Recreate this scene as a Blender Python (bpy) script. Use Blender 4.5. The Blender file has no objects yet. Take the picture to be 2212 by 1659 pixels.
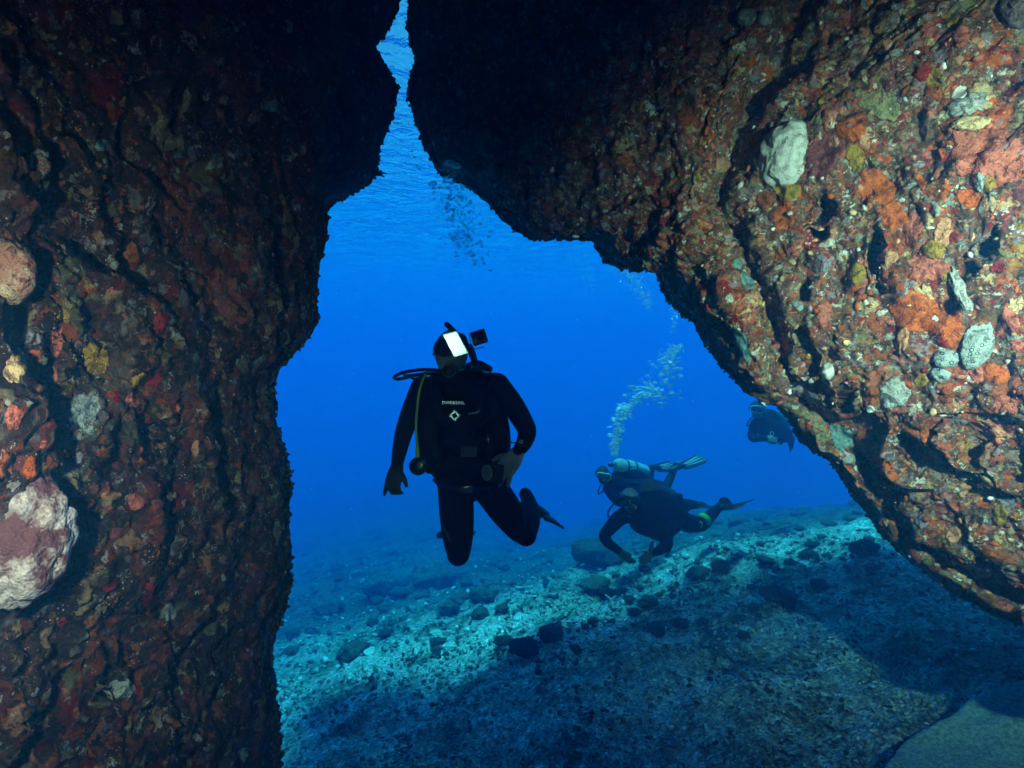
import bpy, bmesh, math, random
import numpy as np
from mathutils import Vector, Matrix
from mathutils.bvhtree import BVHTree

random.seed(7)
RNG = np.random.default_rng(11)
SC = bpy.context.scene
COL = SC.collection
R = math.radians

# ------------------------------------------------------------------ camera, sky, sun, exposure
cam_d = bpy.data.cameras.new('camera')
cam_d.lens = 20.0
cam_d.sensor_width = 36.0
cam_d.clip_start = 0.05
cam_d.clip_end = 600
cam = bpy.data.objects.new('camera', cam_d)
cam.location = (0, 0, 0)
cam.rotation_euler = (R(90), 0, 0)
COL.objects.link(cam)
SC.camera = cam

SUN_EL, SUN_AZ = 84.0, 215.0          # elevation, compass bearing the light comes from (0 = +y, clockwise)
world = bpy.data.worlds.new('World')
SC.world = world
world.use_nodes = True
wn = world.node_tree
sky = wn.nodes.new('ShaderNodeTexSky')
sky.sky_type = 'NISHITA'
sky.sun_disc = False
sky.sun_elevation = R(SUN_EL)
sky.sun_rotation = R(SUN_AZ)
bgn = wn.nodes['Background']
bgn.inputs['Strength'].default_value = 0.15
wn.links.new(sky.outputs['Color'], bgn.inputs['Color'])

sun_d = bpy.data.lights.new('sun', 'SUN')
sun_d.energy = 5.0
sun_d.angle = R(8)
sun_d.color = (1.0, 0.96, 0.9)
sun = bpy.data.objects.new('sun', sun_d)
sv = Vector((math.cos(R(SUN_EL)) * math.sin(R(SUN_AZ)), math.cos(R(SUN_EL)) * math.cos(R(SUN_AZ)), math.sin(R(SUN_EL))))
sun.rotation_euler = (-sv).to_track_quat('-Z', 'Y').to_euler()
sun.location = (0, 6, 30)
COL.objects.link(sun)

# the photographer's two flashguns, one on each side of the camera: the only light that reaches the rock faces
def strobe(name, loc, target, power, size, color):
    d = bpy.data.lights.new(name, 'SPOT')
    d.energy = power
    d.spot_size = R(size)
    d.spot_blend = 1.0
    d.shadow_soft_size = 0.025
    d.color = color
    o = bpy.data.objects.new(name, d)
    o.location = loc
    o.rotation_euler = (Vector(target) - Vector(loc)).to_track_quat('-Z', 'Y').to_euler()
    COL.objects.link(o)
    return o
strobe('strobe_left', (-0.50, 0.22, 0.0), (-1.20, 1.08, -0.22), 84, 109, (1.0, 0.62, 0.44))
strobe('strobe_right', (1.24, 0.25, 0.30), (1.70, 1.85, 0.22), 500, 87, (1.0, 0.60, 0.41))

vs = SC.view_settings
vs.view_transform = 'Standard'
vs.look = 'None'
vs.exposure = 1.05
vs.gamma = 1.0
SC.render.engine = 'CYCLES'
cy = SC.cycles
cy.use_denoising = True
cy.denoiser = 'OPENIMAGEDENOISE'
cy.use_adaptive_sampling = True
cy.adaptive_threshold = 0.04
cy.adaptive_min_samples = 16
cy.use_light_tree = False
cy.max_bounces = 6
cy.diffuse_bounces = 2
cy.glossy_bounces = 2
cy.transmission_bounces = 4
cy.volume_bounces = 2
cy.transparent_max_bounces = 24
cy.sample_clamp_indirect = 4.0
cy.caustics_reflective = False
cy.caustics_refractive = False

# ------------------------------------------------------------------ layout: picture size used while measuring, and a point at a depth
F, CX, CY = 1228.9, 1106.0, 829.5
def at(u, v, d):
    return np.array([(u - CX) / F * d, d, (CY - v) / F * d])
def ats(u, v, d):
    u, v, d = np.broadcast_arrays(np.asarray(u, float), np.asarray(v, float), np.asarray(d, float))
    return np.stack([(u - CX) / F * d, d, (CY - v) / F * d], -1)

# ------------------------------------------------------------------ noise
def _h(ix, iy, iz, seed):
    with np.errstate(over='ignore'):
        h = ix.astype(np.uint32) * np.uint32(374761393) + iy.astype(np.uint32) * np.uint32(668265263) + iz.astype(np.uint32) * np.uint32(2246822519) + np.uint32((seed * 974634397) & 0xffffffff)
        h = (h ^ (h >> np.uint32(13))) * np.uint32(1274126177)
        h = (h ^ (h >> np.uint32(15))) * np.uint32(2654435761)
        return h ^ (h >> np.uint32(16))
def gnoise(p, seed=0):
    i = np.floor(p).astype(np.int64)
    f = p - i
    w = f * f * f * (f * (f * 6 - 15) + 10)
    out = np.zeros(p.shape[:-1])
    for dx in (0, 1):
        for dy in (0, 1):
            for dz in (0, 1):
                h = _h(i[..., 0] + dx, i[..., 1] + dy, i[..., 2] + dz, seed)
                gx = (h & np.uint32(1023)).astype(float) / 511.5 - 1
                gy = ((h >> np.uint32(10)) & np.uint32(1023)).astype(float) / 511.5 - 1
                gz = ((h >> np.uint32(20)) & np.uint32(1023)).astype(float) / 511.5 - 1
                v = gx * (f[..., 0] - dx) + gy * (f[..., 1] - dy) + gz * (f[..., 2] - dz)
                out += v * (w[..., 0] if dx else 1 - w[..., 0]) * (w[..., 1] if dy else 1 - w[..., 1]) * (w[..., 2] if dz else 1 - w[..., 2])
    return out
def fbm(p, octv=4, seed=0, gain=0.5, lac=2.03):
    o, a = 0, 1.0
    for k in range(octv):
        o = o + a * gnoise(p, seed + k * 17)
        p = p * lac
        a *= gain
    return o
def ridge(p, octv=3, seed=0):
    o, a = 0, 1.0
    for k in range(octv):
        o = o + a * (1 - np.abs(gnoise(p, seed + 31 * k)) * 2.2)
        p = p * 2.1
        a *= 0.5
    return o / 1.75
def worley(p, seed=0):
    i = np.floor(p).astype(np.int64)
    f = p - i
    best = np.full(p.shape[:-1], 9.0)
    for dx in (-1, 0, 1):
        for dy in (-1, 0, 1):
            for dz in (-1, 0, 1):
                h = _h(i[..., 0] + dx, i[..., 1] + dy, i[..., 2] + dz, seed)
                qx = dx + (h & np.uint32(1023)).astype(float) / 1023
                qy = dy + ((h >> np.uint32(10)) & np.uint32(1023)).astype(float) / 1023
                qz = dz + ((h >> np.uint32(20)) & np.uint32(1023)).astype(float) / 1023
                d = (qx - f[..., 0]) ** 2 + (qy - f[..., 1]) ** 2 + (qz - f[..., 2]) ** 2
                best = np.minimum(best, d)
    return np.sqrt(best)
def sstep(a, b, x):
    t = np.clip((x - a) / (b - a), 0, 1)
    return t * t * (3 - 2 * t)
def polydist(u, v, pts):
    """distance in picture units to a polyline, and the side (positive on its right when walking down)"""
    best = np.full(u.shape, 1e9)
    side = np.zeros(u.shape)
    for (x0, y0), (x1, y1) in zip(pts[:-1], pts[1:]):
        dx, dy = x1 - x0, y1 - y0
        t = np.clip(((u - x0) * dx + (v - y0) * dy) / (dx * dx + dy * dy), 0, 1)
        d = np.hypot(u - x0 - t * dx, v - y0 - t * dy)
        s = np.sign((u - x0) * dy - (v - y0) * dx)
        m = d < best
        best = np.where(m, d, best)
        side = np.where(m, s, side)
    return best, side

# ------------------------------------------------------------------ mesh helpers: a shape is (V, F)
def vf(V, Fc):
    return np.asarray(V, float).reshape(-1, 3), [tuple(f) for f in Fc]
def merge(shapes):
    V, Fc, n = [], [], 0
    for v, f in shapes:
        V.append(v)
        Fc += [tuple(i + n for i in q) for q in f]
        n += len(v)
    return np.concatenate(V), Fc
def new_mesh(name, V, Fc, smooth=True):
    me = bpy.data.meshes.new(name)
    if isinstance(Fc, np.ndarray):
        n, k = Fc.shape
        me.vertices.add(len(V))
        me.vertices.foreach_set('co', np.ascontiguousarray(V, dtype=np.float32).ravel())
        me.loops.add(n * k)
        me.loops.foreach_set('vertex_index', np.ascontiguousarray(Fc, dtype=np.int32).ravel())
        me.polygons.add(n)
        me.polygons.foreach_set('loop_start', np.arange(0, n * k, k, dtype=np.int32))
        me.update(calc_edges=True)
    else:
        me.from_pydata([tuple(map(float, p)) for p in V], [], Fc)
    if smooth:
        me.polygons.foreach_set('use_smooth', np.ones(len(me.polygons), bool))
    me.update()
    return me
ORIGIN = {}
def org(o):
    p = Vector((0, 0, 0))
    while o is not None:
        p += Vector(o.location)
        o = o.parent
    return np.array(p)
def part(name, shape, mat, parent=None, smooth=True, label=None):
    V, Fc = shape
    if parent is not None:
        V = np.asarray(V) - org(parent)
    me = new_mesh(name, V, Fc, smooth)
    for m in (mat if isinstance(mat, (list, tuple)) else [mat]):
        me.materials.append(m)
    o = bpy.data.objects.new(name, me)
    o.parent = parent
    COL.objects.link(o)
    if label:
        o['label'] = label
    return o
def thing(name, label, cat, loc, group=None):
    o = bpy.data.objects.new(name, None)
    o.empty_display_size = 0.1
    o.location = tuple(map(float, loc))
    COL.objects.link(o)
    return tag(o, label, cat, group)
def tag(o, label=None, cat=None, group=None, kind=None):
    for k, v in (('label', label), ('category', cat), ('group', group), ('kind', kind)):
        if v:
            o[k] = v
    return o
def single(name, shape, mat, label, cat, group=None, kind=None, smooth=True):
    """a thing that is one mesh, its origin at its middle"""
    V, Fc = shape
    c = np.asarray(V).mean(0)
    me = new_mesh(name, np.asarray(V) - c, Fc, smooth)
    for m in (mat if isinstance(mat, (list, tuple)) else [mat]):
        me.materials.append(m)
    o = bpy.data.objects.new(name, me)
    o.location = tuple(map(float, c))
    COL.objects.link(o)
    return tag(o, label, cat, group, kind)

def unit(v):
    v = np.asarray(v, float)
    return v / (np.linalg.norm(v) + 1e-12)
def frame(d, up=(0, 0, 1)):
    d = unit(d)
    u = np.asarray(up, float)
    if abs(np.dot(d, unit(u))) > 0.97:
        u = np.array([1.0, 0, 0])
    x = unit(np.cross(u, d))
    return x, np.cross(d, x), d
def spline(P, n):
    P = np.asarray(P, float)
    if len(P) < 3:
        t = np.linspace(0, 1, n)[:, None]
        return P[0] * (1 - t) + P[-1] * t
    Q = np.vstack([2 * P[0] - P[1], P, 2 * P[-1] - P[-2]])
    out = []
    for t in np.linspace(0, len(P) - 1 - 1e-6, n):
        i = int(t)
        f = t - i
        a, b, c, d = Q[i], Q[i + 1], Q[i + 2], Q[i + 3]
        out.append(0.5 * (2 * b + (c - a) * f + (2 * a - 5 * b + 4 * c - d) * f * f + (3 * b - a - 3 * c + d) * f ** 3))
    return np.array(out)
def tube(P, r, seg=10, n=None, flat=1.0, cap=True):
    """swept tube through P with radius r (number or one per point); rounded ends; flat squashes it"""
    P = np.asarray(P, float)
    rr = np.full(len(P), r, float) if np.isscalar(r) else np.asarray(r, float)
    if n:
        PR = spline(np.hstack([P, rr[:, None]]), n)
        P, rr = PR[:, :3], np.maximum(PR[:, 3], 1e-4)
    pts, rad, tan = [], [], []
    T = np.gradient(P, axis=0)
    T = np.array([unit(t) for t in T])
    if cap:
        for a in (80, 55, 28):
            pts.append(P[0] - T[0] * rr[0] * math.sin(R(a))); rad.append(rr[0] * math.cos(R(a))); tan.append(T[0])
    for p, q, t in zip(P, rr, T):
        pts.append(p); rad.append(q); tan.append(t)
    if cap:
        for a in (28, 55, 80):
            pts.append(P[-1] + T[-1] * rr[-1] * math.sin(R(a))); rad.append(rr[-1] * math.cos(R(a))); tan.append(T[-1])
    x, y, _ = frame(tan[0])
    V, Fc = [], []
    ang = np.linspace(0, 2 * math.pi, seg, endpoint=False)
    for p, q, t in zip(pts, rad, tan):
        x = unit(x - t * np.dot(x, t))
        y = np.cross(t, x)
        for a in ang:
            V.append(p + q * (math.cos(a) * x + math.sin(a) * y * flat))
    m = len(pts)
    for i in range(m - 1):
        for j in range(seg):
            k = (j + 1) % seg
            Fc.append((i * seg + j, i * seg + k, (i + 1) * seg + k, (i + 1) * seg + j))
    Fc.append(tuple(range(seg - 1, -1, -1)))
    Fc.append(tuple((m - 1) * seg + j for j in range(seg)))
    return vf(V, Fc)
def ellipsoid(c, r, M=None, nu=20, nv=12):
    V, Fc = [], []
    M = np.eye(3) if M is None else np.asarray(M)
    r = np.asarray(r, float) * np.ones(3)
    V.append((0, 0, 1))
    for i in range(1, nv):
        a = math.pi * i / nv
        for j in range(nu):
            b = 2 * math.pi * j / nu
            V.append((math.sin(a) * math.cos(b), math.sin(a) * math.sin(b), math.cos(a)))
    V.append((0, 0, -1))
    for j in range(nu):
        Fc.append((0, 1 + j, 1 + (j + 1) % nu))
        for i in range(nv - 2):
            a, b = 1 + i * nu + j, 1 + i * nu + (j + 1) % nu
            Fc.append((a, a + nu, b + nu, b))
        e = 1 + (nv - 2) * nu
        Fc.append((e + (j + 1) % nu, e + j, len(V) - 1))
    V = (np.array(V) * r) @ M.T + np.asarray(c)
    return vf(V, Fc)
def rbox(c, s, M=None, bev=0.2):
    """box with bevelled edges; M columns are its axes"""
    bm = bmesh.new()
    bmesh.ops.create_cube(bm, size=1)
    s = np.asarray(s, float)
    for v in bm.verts:
        v.co = Vector(np.array(v.co) * s)
    bmesh.ops.bevel(bm, geom=bm.edges[:], offset=bev * s.min(), segments=2, affect='EDGES', profile=0.6)
    V = np.array([v.co[:] for v in bm.verts])
    Fc = [tuple(v.index for v in f.verts) for f in bm.faces]
    bm.free()
    M = np.eye(3) if M is None else np.asarray(M)
    return vf(V @ M.T + np.asarray(c), Fc)
def lathe(prof, c, axis, seg=24, up=(0, 0, 1)):
    """prof = [(radius, along axis)]"""
    x, y, d = frame(axis, up)
    V, Fc = [], []
    for r, h in prof:
        for j in range(seg):
            a = 2 * math.pi * j / seg
            V.append(np.asarray(c) + d * h + r * (math.cos(a) * x + math.sin(a) * y))
    m = len(prof)
    for i in range(m - 1):
        for j in range(seg):
            k = (j + 1) % seg
            Fc.append((i * seg + j, i * seg + k, (i + 1) * seg + k, (i + 1) * seg + j))
    Fc.append(tuple(range(seg - 1, -1, -1)))
    Fc.append(tuple((m - 1) * seg + j for j in range(seg)))
    return vf(V, Fc)
def prism(outline, c, M, th):
    """outline in the x, y axes of M, thickness along z of M"""
    n = len(outline)
    M = np.asarray(M)
    V = [np.asarray(c) + M @ np.array([x, y, -th / 2]) for x, y in outline] + [np.asarray(c) + M @ np.array([x, y, th / 2]) for x, y in outline]
    Fc = [tuple(range(n - 1, -1, -1)), tuple(range(n, 2 * n))]
    for i in range(n):
        j = (i + 1) % n
        Fc.append((i, j, n + j, n + i))
    return vf(V, Fc)
def axes(x, z):
    """matrix whose columns are x, y, z with z kept"""
    z = unit(z)
    x = unit(np.asarray(x, float) - z * np.dot(x, z))
    return np.stack([x, np.cross(z, x), z], 1)

# ------------------------------------------------------------------ materials
def mat(name, color=(0.5, 0.5, 0.5), rough=0.6, metal=0.0, spec=0.5):
    m = bpy.data.materials.new(name)
    m.use_nodes = True
    b = m.node_tree.nodes['Principled BSDF']
    b.inputs['Base Color'].default_value = (*color, 1)
    b.inputs['Roughness'].default_value = rough
    b.inputs['Metallic'].default_value = metal
    b.inputs['Specular IOR Level'].default_value = spec
    return m
class NT:
    def __init__(self, m):
        self.t = m.node_tree
        self.b = self.t.nodes['Principled BSDF']
    def n(self, typ, **kw):
        x = self.t.nodes.new('ShaderNode' + typ)
        for k, v in kw.items():
            if k in x.inputs:
                x.inputs[k].default_value = v
            else:
                setattr(x, k, v)
        return x
    def l(self, a, b):
        self.t.links.new(a, b)
    def coord(self):
        return self.n('TexCoord').outputs['Object']
    def noise(self, vec, scale, detail=4, rough=0.6, dist=0.0):
        x = self.n('TexNoise', Scale=scale, Detail=detail, Roughness=rough, Distortion=dist)
        self.l(vec, x.inputs['Vector'])
        return x
    def vor(self, vec, scale, feature='F1', rnd=1.0):
        x = self.n('TexVoronoi', feature=feature)
        x.inputs['Scale'].default_value = scale
        x.inputs['Randomness'].default_value = rnd
        self.l(vec, x.inputs['Vector'])
        return x
    def ramp(self, fac, stops, interp='LINEAR'):
        x = self.n('ValToRGB')
        cr = x.color_ramp
        cr.interpolation = interp
        while len(cr.elements) < len(stops):
            cr.elements.new(0.5)
        for e, (p, c) in zip(cr.elements, stops):
            e.position = p
            e.color = (*c, 1) if len(c) == 3 else c
        self.l(fac, x.inputs['Fac'])
        return x.outputs['Color']
    def mix(self, fac, a, b, mode='MIX'):
        x = self.n('Mix', data_type='RGBA', blend_type=mode)
        for s, v in ((x.inputs[0], fac), (x.inputs[6], a), (x.inputs[7], b)):
            if isinstance(v, (int, float)):
                s.default_value = v
            elif isinstance(v, tuple):
                s.default_value = (*v, 1)
            else:
                self.l(v, s)
        return x.outputs[2]
    def math(self, op, a, b=None):
        x = self.n('Math', operation=op)
        for s, v in zip(x.inputs, (a, b)):
            if v is None:
                continue
            if isinstance(v, (int, float)):
                s.default_value = v
            else:
                self.l(v, s)
        return x.outputs[0]
    def warp(self, vec, scale, amt):
        x = self.noise(vec, scale, 3)
        s = self.n('VectorMath', operation='SUBTRACT')
        self.l(x.outputs['Color'], s.inputs[0])
        s.inputs[1].default_value = (0.5, 0.5, 0.5)
        k = self.n('VectorMath', operation='SCALE')
        self.l(s.outputs[0], k.inputs[0])
        k.inputs['Scale'].default_value = amt
        a = self.n('VectorMath', operation='ADD')
        self.l(vec, a.inputs[0])
        self.l(k.outputs[0], a.inputs[1])
        return a.outputs[0]
    def bump(self, h, strength=0.6, dist=0.01):
        x = self.n('Bump', Strength=strength, Distance=dist)
        self.l(h, x.inputs['Height'])
        self.l(x.outputs[0], self.b.inputs['Normal'])
        return x

ORANGE, RED, SALMON, MAROON = (0.50, 0.10, 0.015), (0.26, 0.016, 0.014), (0.48, 0.13, 0.085), (0.20, 0.05, 0.055)
MUSTARD, CREAM, LILAC, BLUEGREY = (0.33, 0.20, 0.025), (0.55, 0.40, 0.22), (0.27, 0.23, 0.27), (0.30, 0.37, 0.38)
KHAKI, TAUPE = (0.27, 0.25, 0.13), (0.20, 0.15, 0.12)
PEACH, OLIVE, WHITE, RUST = (0.58, 0.27, 0.15), (0.17, 0.15, 0.06), (0.70, 0.70, 0.66), (0.30, 0.075, 0.02)

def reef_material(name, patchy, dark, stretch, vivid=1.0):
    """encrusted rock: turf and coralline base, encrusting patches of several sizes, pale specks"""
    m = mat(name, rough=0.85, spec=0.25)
    k = NT(m)
    co = k.coord()
    mp = k.n('Mapping')
    mp.inputs['Scale'].default_value = stretch
    k.l(co, mp.inputs['Vector'])
    co = mp.outputs[0]
    w1 = k.warp(co, 9, 0.16)
    w2 = k.warp(co, 34, 0.05)
    big = k.noise(co, 2.6, 5).outputs['Fac']
    med = k.noise(w2, 14, 6, 0.7).outputs['Fac']
    fine = k.noise(co, 90, 5, 0.75).outputs['Fac']
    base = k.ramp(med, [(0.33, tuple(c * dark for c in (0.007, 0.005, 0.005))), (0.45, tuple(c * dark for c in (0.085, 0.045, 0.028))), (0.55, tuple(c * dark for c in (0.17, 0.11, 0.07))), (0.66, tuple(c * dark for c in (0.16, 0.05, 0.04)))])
    turf = k.ramp(fine, [(0.35, (0.25, 0.25, 0.25)), (0.62, (1.6, 1.5, 1.35))])
    c = k.mix(1.0, base, turf, 'MULTIPLY')
    def layer(c, vec, scale, stops, lo, hi, nsc, seedoff):
        v = k.vor(vec, scale)
        sep = k.n('SeparateColor')
        k.l(v.outputs['Color'], sep.inputs[0])
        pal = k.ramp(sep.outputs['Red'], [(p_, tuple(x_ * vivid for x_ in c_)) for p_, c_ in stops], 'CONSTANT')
        pal = k.mix(0.55, pal, k.mix(1.0, pal, turf, 'MULTIPLY'))
        mp2 = k.n('Mapping')
        mp2.inputs['Location'].default_value = (seedoff, seedoff * 0.7, -seedoff)
        k.l(vec, mp2.inputs['Vector'])
        nz = k.noise(mp2.outputs[0], nsc, 5, 0.65).outputs['Fac']
        f1 = k.ramp(nz, [(lo, (0, 0, 0)), (hi, (1, 1, 1))])
        ed = k.ramp(k.vor(vec, scale, 'DISTANCE_TO_EDGE').outputs['Distance'], [(0.03, (0, 0, 0)), (0.10, (1, 1, 1))])
        pick = k.ramp(sep.outputs['Green'], [(1 - patchy, (0, 0, 0)), (1 - patchy + 0.02, (1, 1, 1))], 'CONSTANT')
        f = k.mix(1.0, k.mix(1.0, f1, ed, 'MULTIPLY'), pick, 'MULTIPLY')
        return k.mix(f, c, pal)
    st1 = [(0.0, SALMON), (0.16, MAROON), (0.28, ORANGE), (0.44, KHAKI), (0.52, LILAC), (0.60, RUST), (0.74, TAUPE), (0.82, RED), (0.92, CREAM), (0.96, MUSTARD)]
    st2 = [(0.0, MAROON), (0.10, CREAM), (0.20, RED), (0.27, LILAC), (0.38, ORANGE), (0.50, SALMON), (0.64, KHAKI), (0.70, RUST), (0.80, WHITE), (0.87, PEACH), (0.95, BLUEGREY)]
    c = layer(c, w1, 7.5, st1, 0.47, 0.53, 5, 3.1)
    c = layer(c, w2, 22, st2, 0.45, 0.52, 16, 7.7)
    c = layer(c, w2, 55, st2, 0.46, 0.53, 40, 1.3)
    sp = k.vor(co, 95)
    spm = k.ramp(sp.outputs['Distance'], [(0.10, (1, 1, 1)), (0.24, (0, 0, 0))])
    spk = k.ramp(k.noise(co, 11, 3).outputs['Fac'], [(0.52, (0, 0, 0)), (0.62, (1, 1, 1))])
    c = k.mix(k.math('MULTIPLY', spm, spk), c, (0.62, 0.56, 0.50))
    k.l(c, k.b.inputs['Base Color'])
    h = k.math('ADD', k.math('MULTIPLY', med, 1.0), k.math('MULTIPLY', fine, 0.8))
    k.bump(h, 0.9, 0.02)
    return m
M_reef_r = reef_material('reef_rock_rich', 0.72, 1.0, (1.0, 1.0, 1.0))
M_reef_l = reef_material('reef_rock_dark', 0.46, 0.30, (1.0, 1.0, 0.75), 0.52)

def sponge_material(name, color, pores=True, mottle=None, scale=1.0, spots=True):
    m = mat(name, color, 0.75, spec=0.3)
    k = NT(m)
    co = k.coord()
    a = k.noise(co, 30 * scale, 5, 0.65).outputs['Fac']
    g = k.vor(co, 160 * scale).outputs['Distance']
    lo = tuple(x * 0.45 for x in color)
    hi = tuple(min(1, x * 1.25) for x in color)
    c = k.ramp(a, [(0.32, lo), (0.50, color), (0.70, hi)])
    if mottle:
        q = k.ramp(k.noise(k.warp(co, 20 * scale, 0.05), 11 * scale, 7, 0.7).outputs['Fac'], [(0.43, (0, 0, 0)), (0.53, (1, 1, 1))])
        c = k.mix(q, c, mottle)
    if spots:
        q = k.ramp(k.noise(k.warp(co, 60, 0.02), 38, 6, 0.75).outputs['Fac'], [(0.52, (1, 1, 1)), (0.60, (0.30, 0.27, 0.27))])
        c = k.mix(1.0, c, q, 'MULTIPLY')
    if pores:
        p = k.ramp(g, [(0.10, (0.35, 0.35, 0.35)), (0.34, (1, 1, 1))])
        c = k.mix(1.0, c, p, 'MULTIPLY')
    k.l(c, k.b.inputs['Base Color'])
    k.bump(k.math('ADD', g, a), 0.6, 0.006)
    return m
SP = {n: sponge_material('sponge_' + n, c) for n, c in dict(orange=ORANGE, red=RED, salmon=SALMON, maroon=MAROON, mustard=MUSTARD, cream=CREAM, lilac=LILAC, bluegrey=BLUEGREY, peach=PEACH, olive=OLIVE, rust=RUST, grey=(0.36, 0.38, 0.37), khaki=(0.27, 0.25, 0.13), teal=(0.16, 0.30, 0.30)).items()}
SP['white'] = sponge_material('sponge_white', (0.56, 0.56, 0.54), False, None, 1.0, False)
SP['beige'] = sponge_material('sponge_beige', (0.48, 0.40, 0.27), True, (0.33, 0.16, 0.12))
SP['whitemaroon'] = sponge_material('sponge_white_maroon', (0.62, 0.58, 0.57), False, (0.15, 0.06, 0.07), 0.8, False)
SP['hole'] = mat('sponge_pore', (0.02, 0.02, 0.02), 0.9)
SP['mauve'] = sponge_material('sponge_mauve', (0.16, 0.12, 0.13))

def vcol_material(name, rough=0.8):
    m = mat(name, rough=rough, spec=0.3)
    k = NT(m)
    a = k.n('Attribute', attribute_name='tint')
    n = k.noise(k.coord(), 60, 4).outputs['Fac']
    c = k.mix(1.0, a.outputs['Color'], k.ramp(n, [(0.3, (0.55, 0.55, 0.55)), (0.7, (1.3, 1.3, 1.3))]), 'MULTIPLY')
    k.l(c, k.b.inputs['Base Color'])
    return m
M_tint = vcol_material('encrusting_growth')
M_pebble = vcol_material('pebbles')

M_floor = mat('seabed_gravel', rough=0.9, spec=0.2)
k = NT(M_floor)
co = k.coord()
v1 = k.vor(co, 48)
sep = k.n('SeparateColor'); k.l(v1.outputs['Color'], sep.inputs[0])
n1 = k.noise(co, 1.3, 8, 0.7).outputs['Fac']
n2 = k.noise(co, 9, 6, 0.7).outputs['Fac']
cb = k.ramp(n2, [(0.32, (0.24, 0.24, 0.21)), (0.5, (0.64, 0.64, 0.57)), (0.66, (0.82, 0.81, 0.75))])
cp = k.ramp(sep.outputs['Red'], [(0.0, (0.45, 0.45, 0.45)), (0.5, (0.9, 0.9, 0.9)), (0.85, (1.2, 1.2, 1.15)), (0.97, (1.8, 1.8, 1.75))])
ca = k.ramp(n1, [(0.40, (0.22, 0.26, 0.2)), (0.47, (0.7, 0.72, 0.66)), (0.56, (1, 1, 1))])
# algae-grown rubble further out; its darkening also stands in for the water's fade
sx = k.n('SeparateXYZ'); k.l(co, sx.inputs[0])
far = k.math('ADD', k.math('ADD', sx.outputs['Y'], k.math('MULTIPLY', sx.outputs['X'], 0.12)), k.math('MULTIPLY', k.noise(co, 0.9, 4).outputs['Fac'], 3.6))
rub_fade = k.ramp(k.math('MULTIPLY', far, 0.05), [(0.40, (1, 1, 1)), (0.55, (0.2, 0.22, 0.18))])
k.l(k.mix(1.0, k.mix(1.0, k.mix(1.0, cb, cp, 'MULTIPLY'), ca, 'MULTIPLY'), rub_fade, 'MULTIPLY'), k.b.inputs['Base Color'])
k.bump(k.math('ADD', k.math('MULTIPLY', v1.outputs['Distance'], -1.0), n2), 0.8, 0.02)

M_boulder = mat('algae_boulder', rough=0.9, spec=0.2)
k = NT(M_boulder)
co = k.coord()
n2 = k.noise(co, 7, 7, 0.7).outputs['Fac']
k.l(k.ramp(n2, [(0.3, (0.03, 0.034, 0.025)), (0.5, (0.12, 0.125, 0.095)), (0.66, (0.30, 0.30, 0.25))]), k.b.inputs['Base Color'])
k.bump(k.noise(co, 30, 6, 0.7).outputs['Fac'], 0.9, 0.04)
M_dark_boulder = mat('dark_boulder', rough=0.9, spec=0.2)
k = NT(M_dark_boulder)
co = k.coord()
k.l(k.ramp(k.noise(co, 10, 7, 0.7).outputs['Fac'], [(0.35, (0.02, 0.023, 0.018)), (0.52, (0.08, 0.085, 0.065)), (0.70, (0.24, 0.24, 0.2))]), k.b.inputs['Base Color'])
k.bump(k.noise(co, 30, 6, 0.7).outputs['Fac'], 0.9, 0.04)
M_shell = mat('bleached_shell', (0.75, 0.74, 0.68), 0.5)

# water surface seen from below: mirror at a flat angle, clear where a wave tips it
M_surface = bpy.data.materials.new('water_surface')
M_surface.use_nodes = True
t = M_surface.node_tree
t.nodes.clear()
so = t.nodes.new('ShaderNodeOutputMaterial')
fr = t.nodes.new('ShaderNodeFresnel'); fr.inputs['IOR'].default_value = 1.05
tr = t.nodes.new('ShaderNodeBsdfTransparent')
gl = t.nodes.new('ShaderNodeBsdfGlossy'); gl.inputs['Roughness'].default_value = 0.02
mx = t.nodes.new('ShaderNodeMixShader')
t.links.new(fr.outputs[0], mx.inputs[0]); t.links.new(tr.outputs[0], mx.inputs[1]); t.links.new(gl.outputs[0], mx.inputs[2])
tc = t.nodes.new('ShaderNodeTexCoord')
mp = t.nodes.new('ShaderNodeMapping'); mp.inputs['Scale'].default_value = (1.0, 1.5, 1.0)
nz = t.nodes.new('ShaderNodeTexNoise'); nz.inputs['Scale'].default_value = 1.1; nz.inputs['Detail'].default_value = 4; nz.inputs['Roughness'].default_value = 0.55
bp = t.nodes.new('ShaderNodeBump'); bp.inputs['Strength'].default_value = 1.0; bp.inputs['Distance'].default_value = 0.5
t.links.new(tc.outputs['Object'], mp.inputs['Vector']); t.links.new(mp.outputs[0], nz.inputs['Vector']); t.links.new(nz.outputs['Fac'], bp.inputs['Height'])
t.links.new(bp.outputs[0], fr.inputs['Normal']); t.links.new(bp.outputs[0], gl.inputs['Normal'])
t.links.new(mx.outputs[0], so.inputs['Surface'])

# bubble: clear in the middle, mirror towards the rim
M_slab = mat('teal_slab', (0.2, 0.32, 0.28), 0.9, spec=0.2)
k = NT(M_slab)
co = k.coord()
k.l(k.ramp(k.noise(co, 55, 7, 0.8).outputs['Fac'], [(0.36, (0.08, 0.17, 0.16)), (0.5, (0.30, 0.50, 0.46)), (0.62, (0.55, 0.74, 0.69))]), k.b.inputs['Base Color'])  # teal of the water-filtered flash is mixed into the slab's colour
k.bump(k.noise(co, 120, 5, 0.7).outputs['Fac'], 0.8, 0.01)

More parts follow.
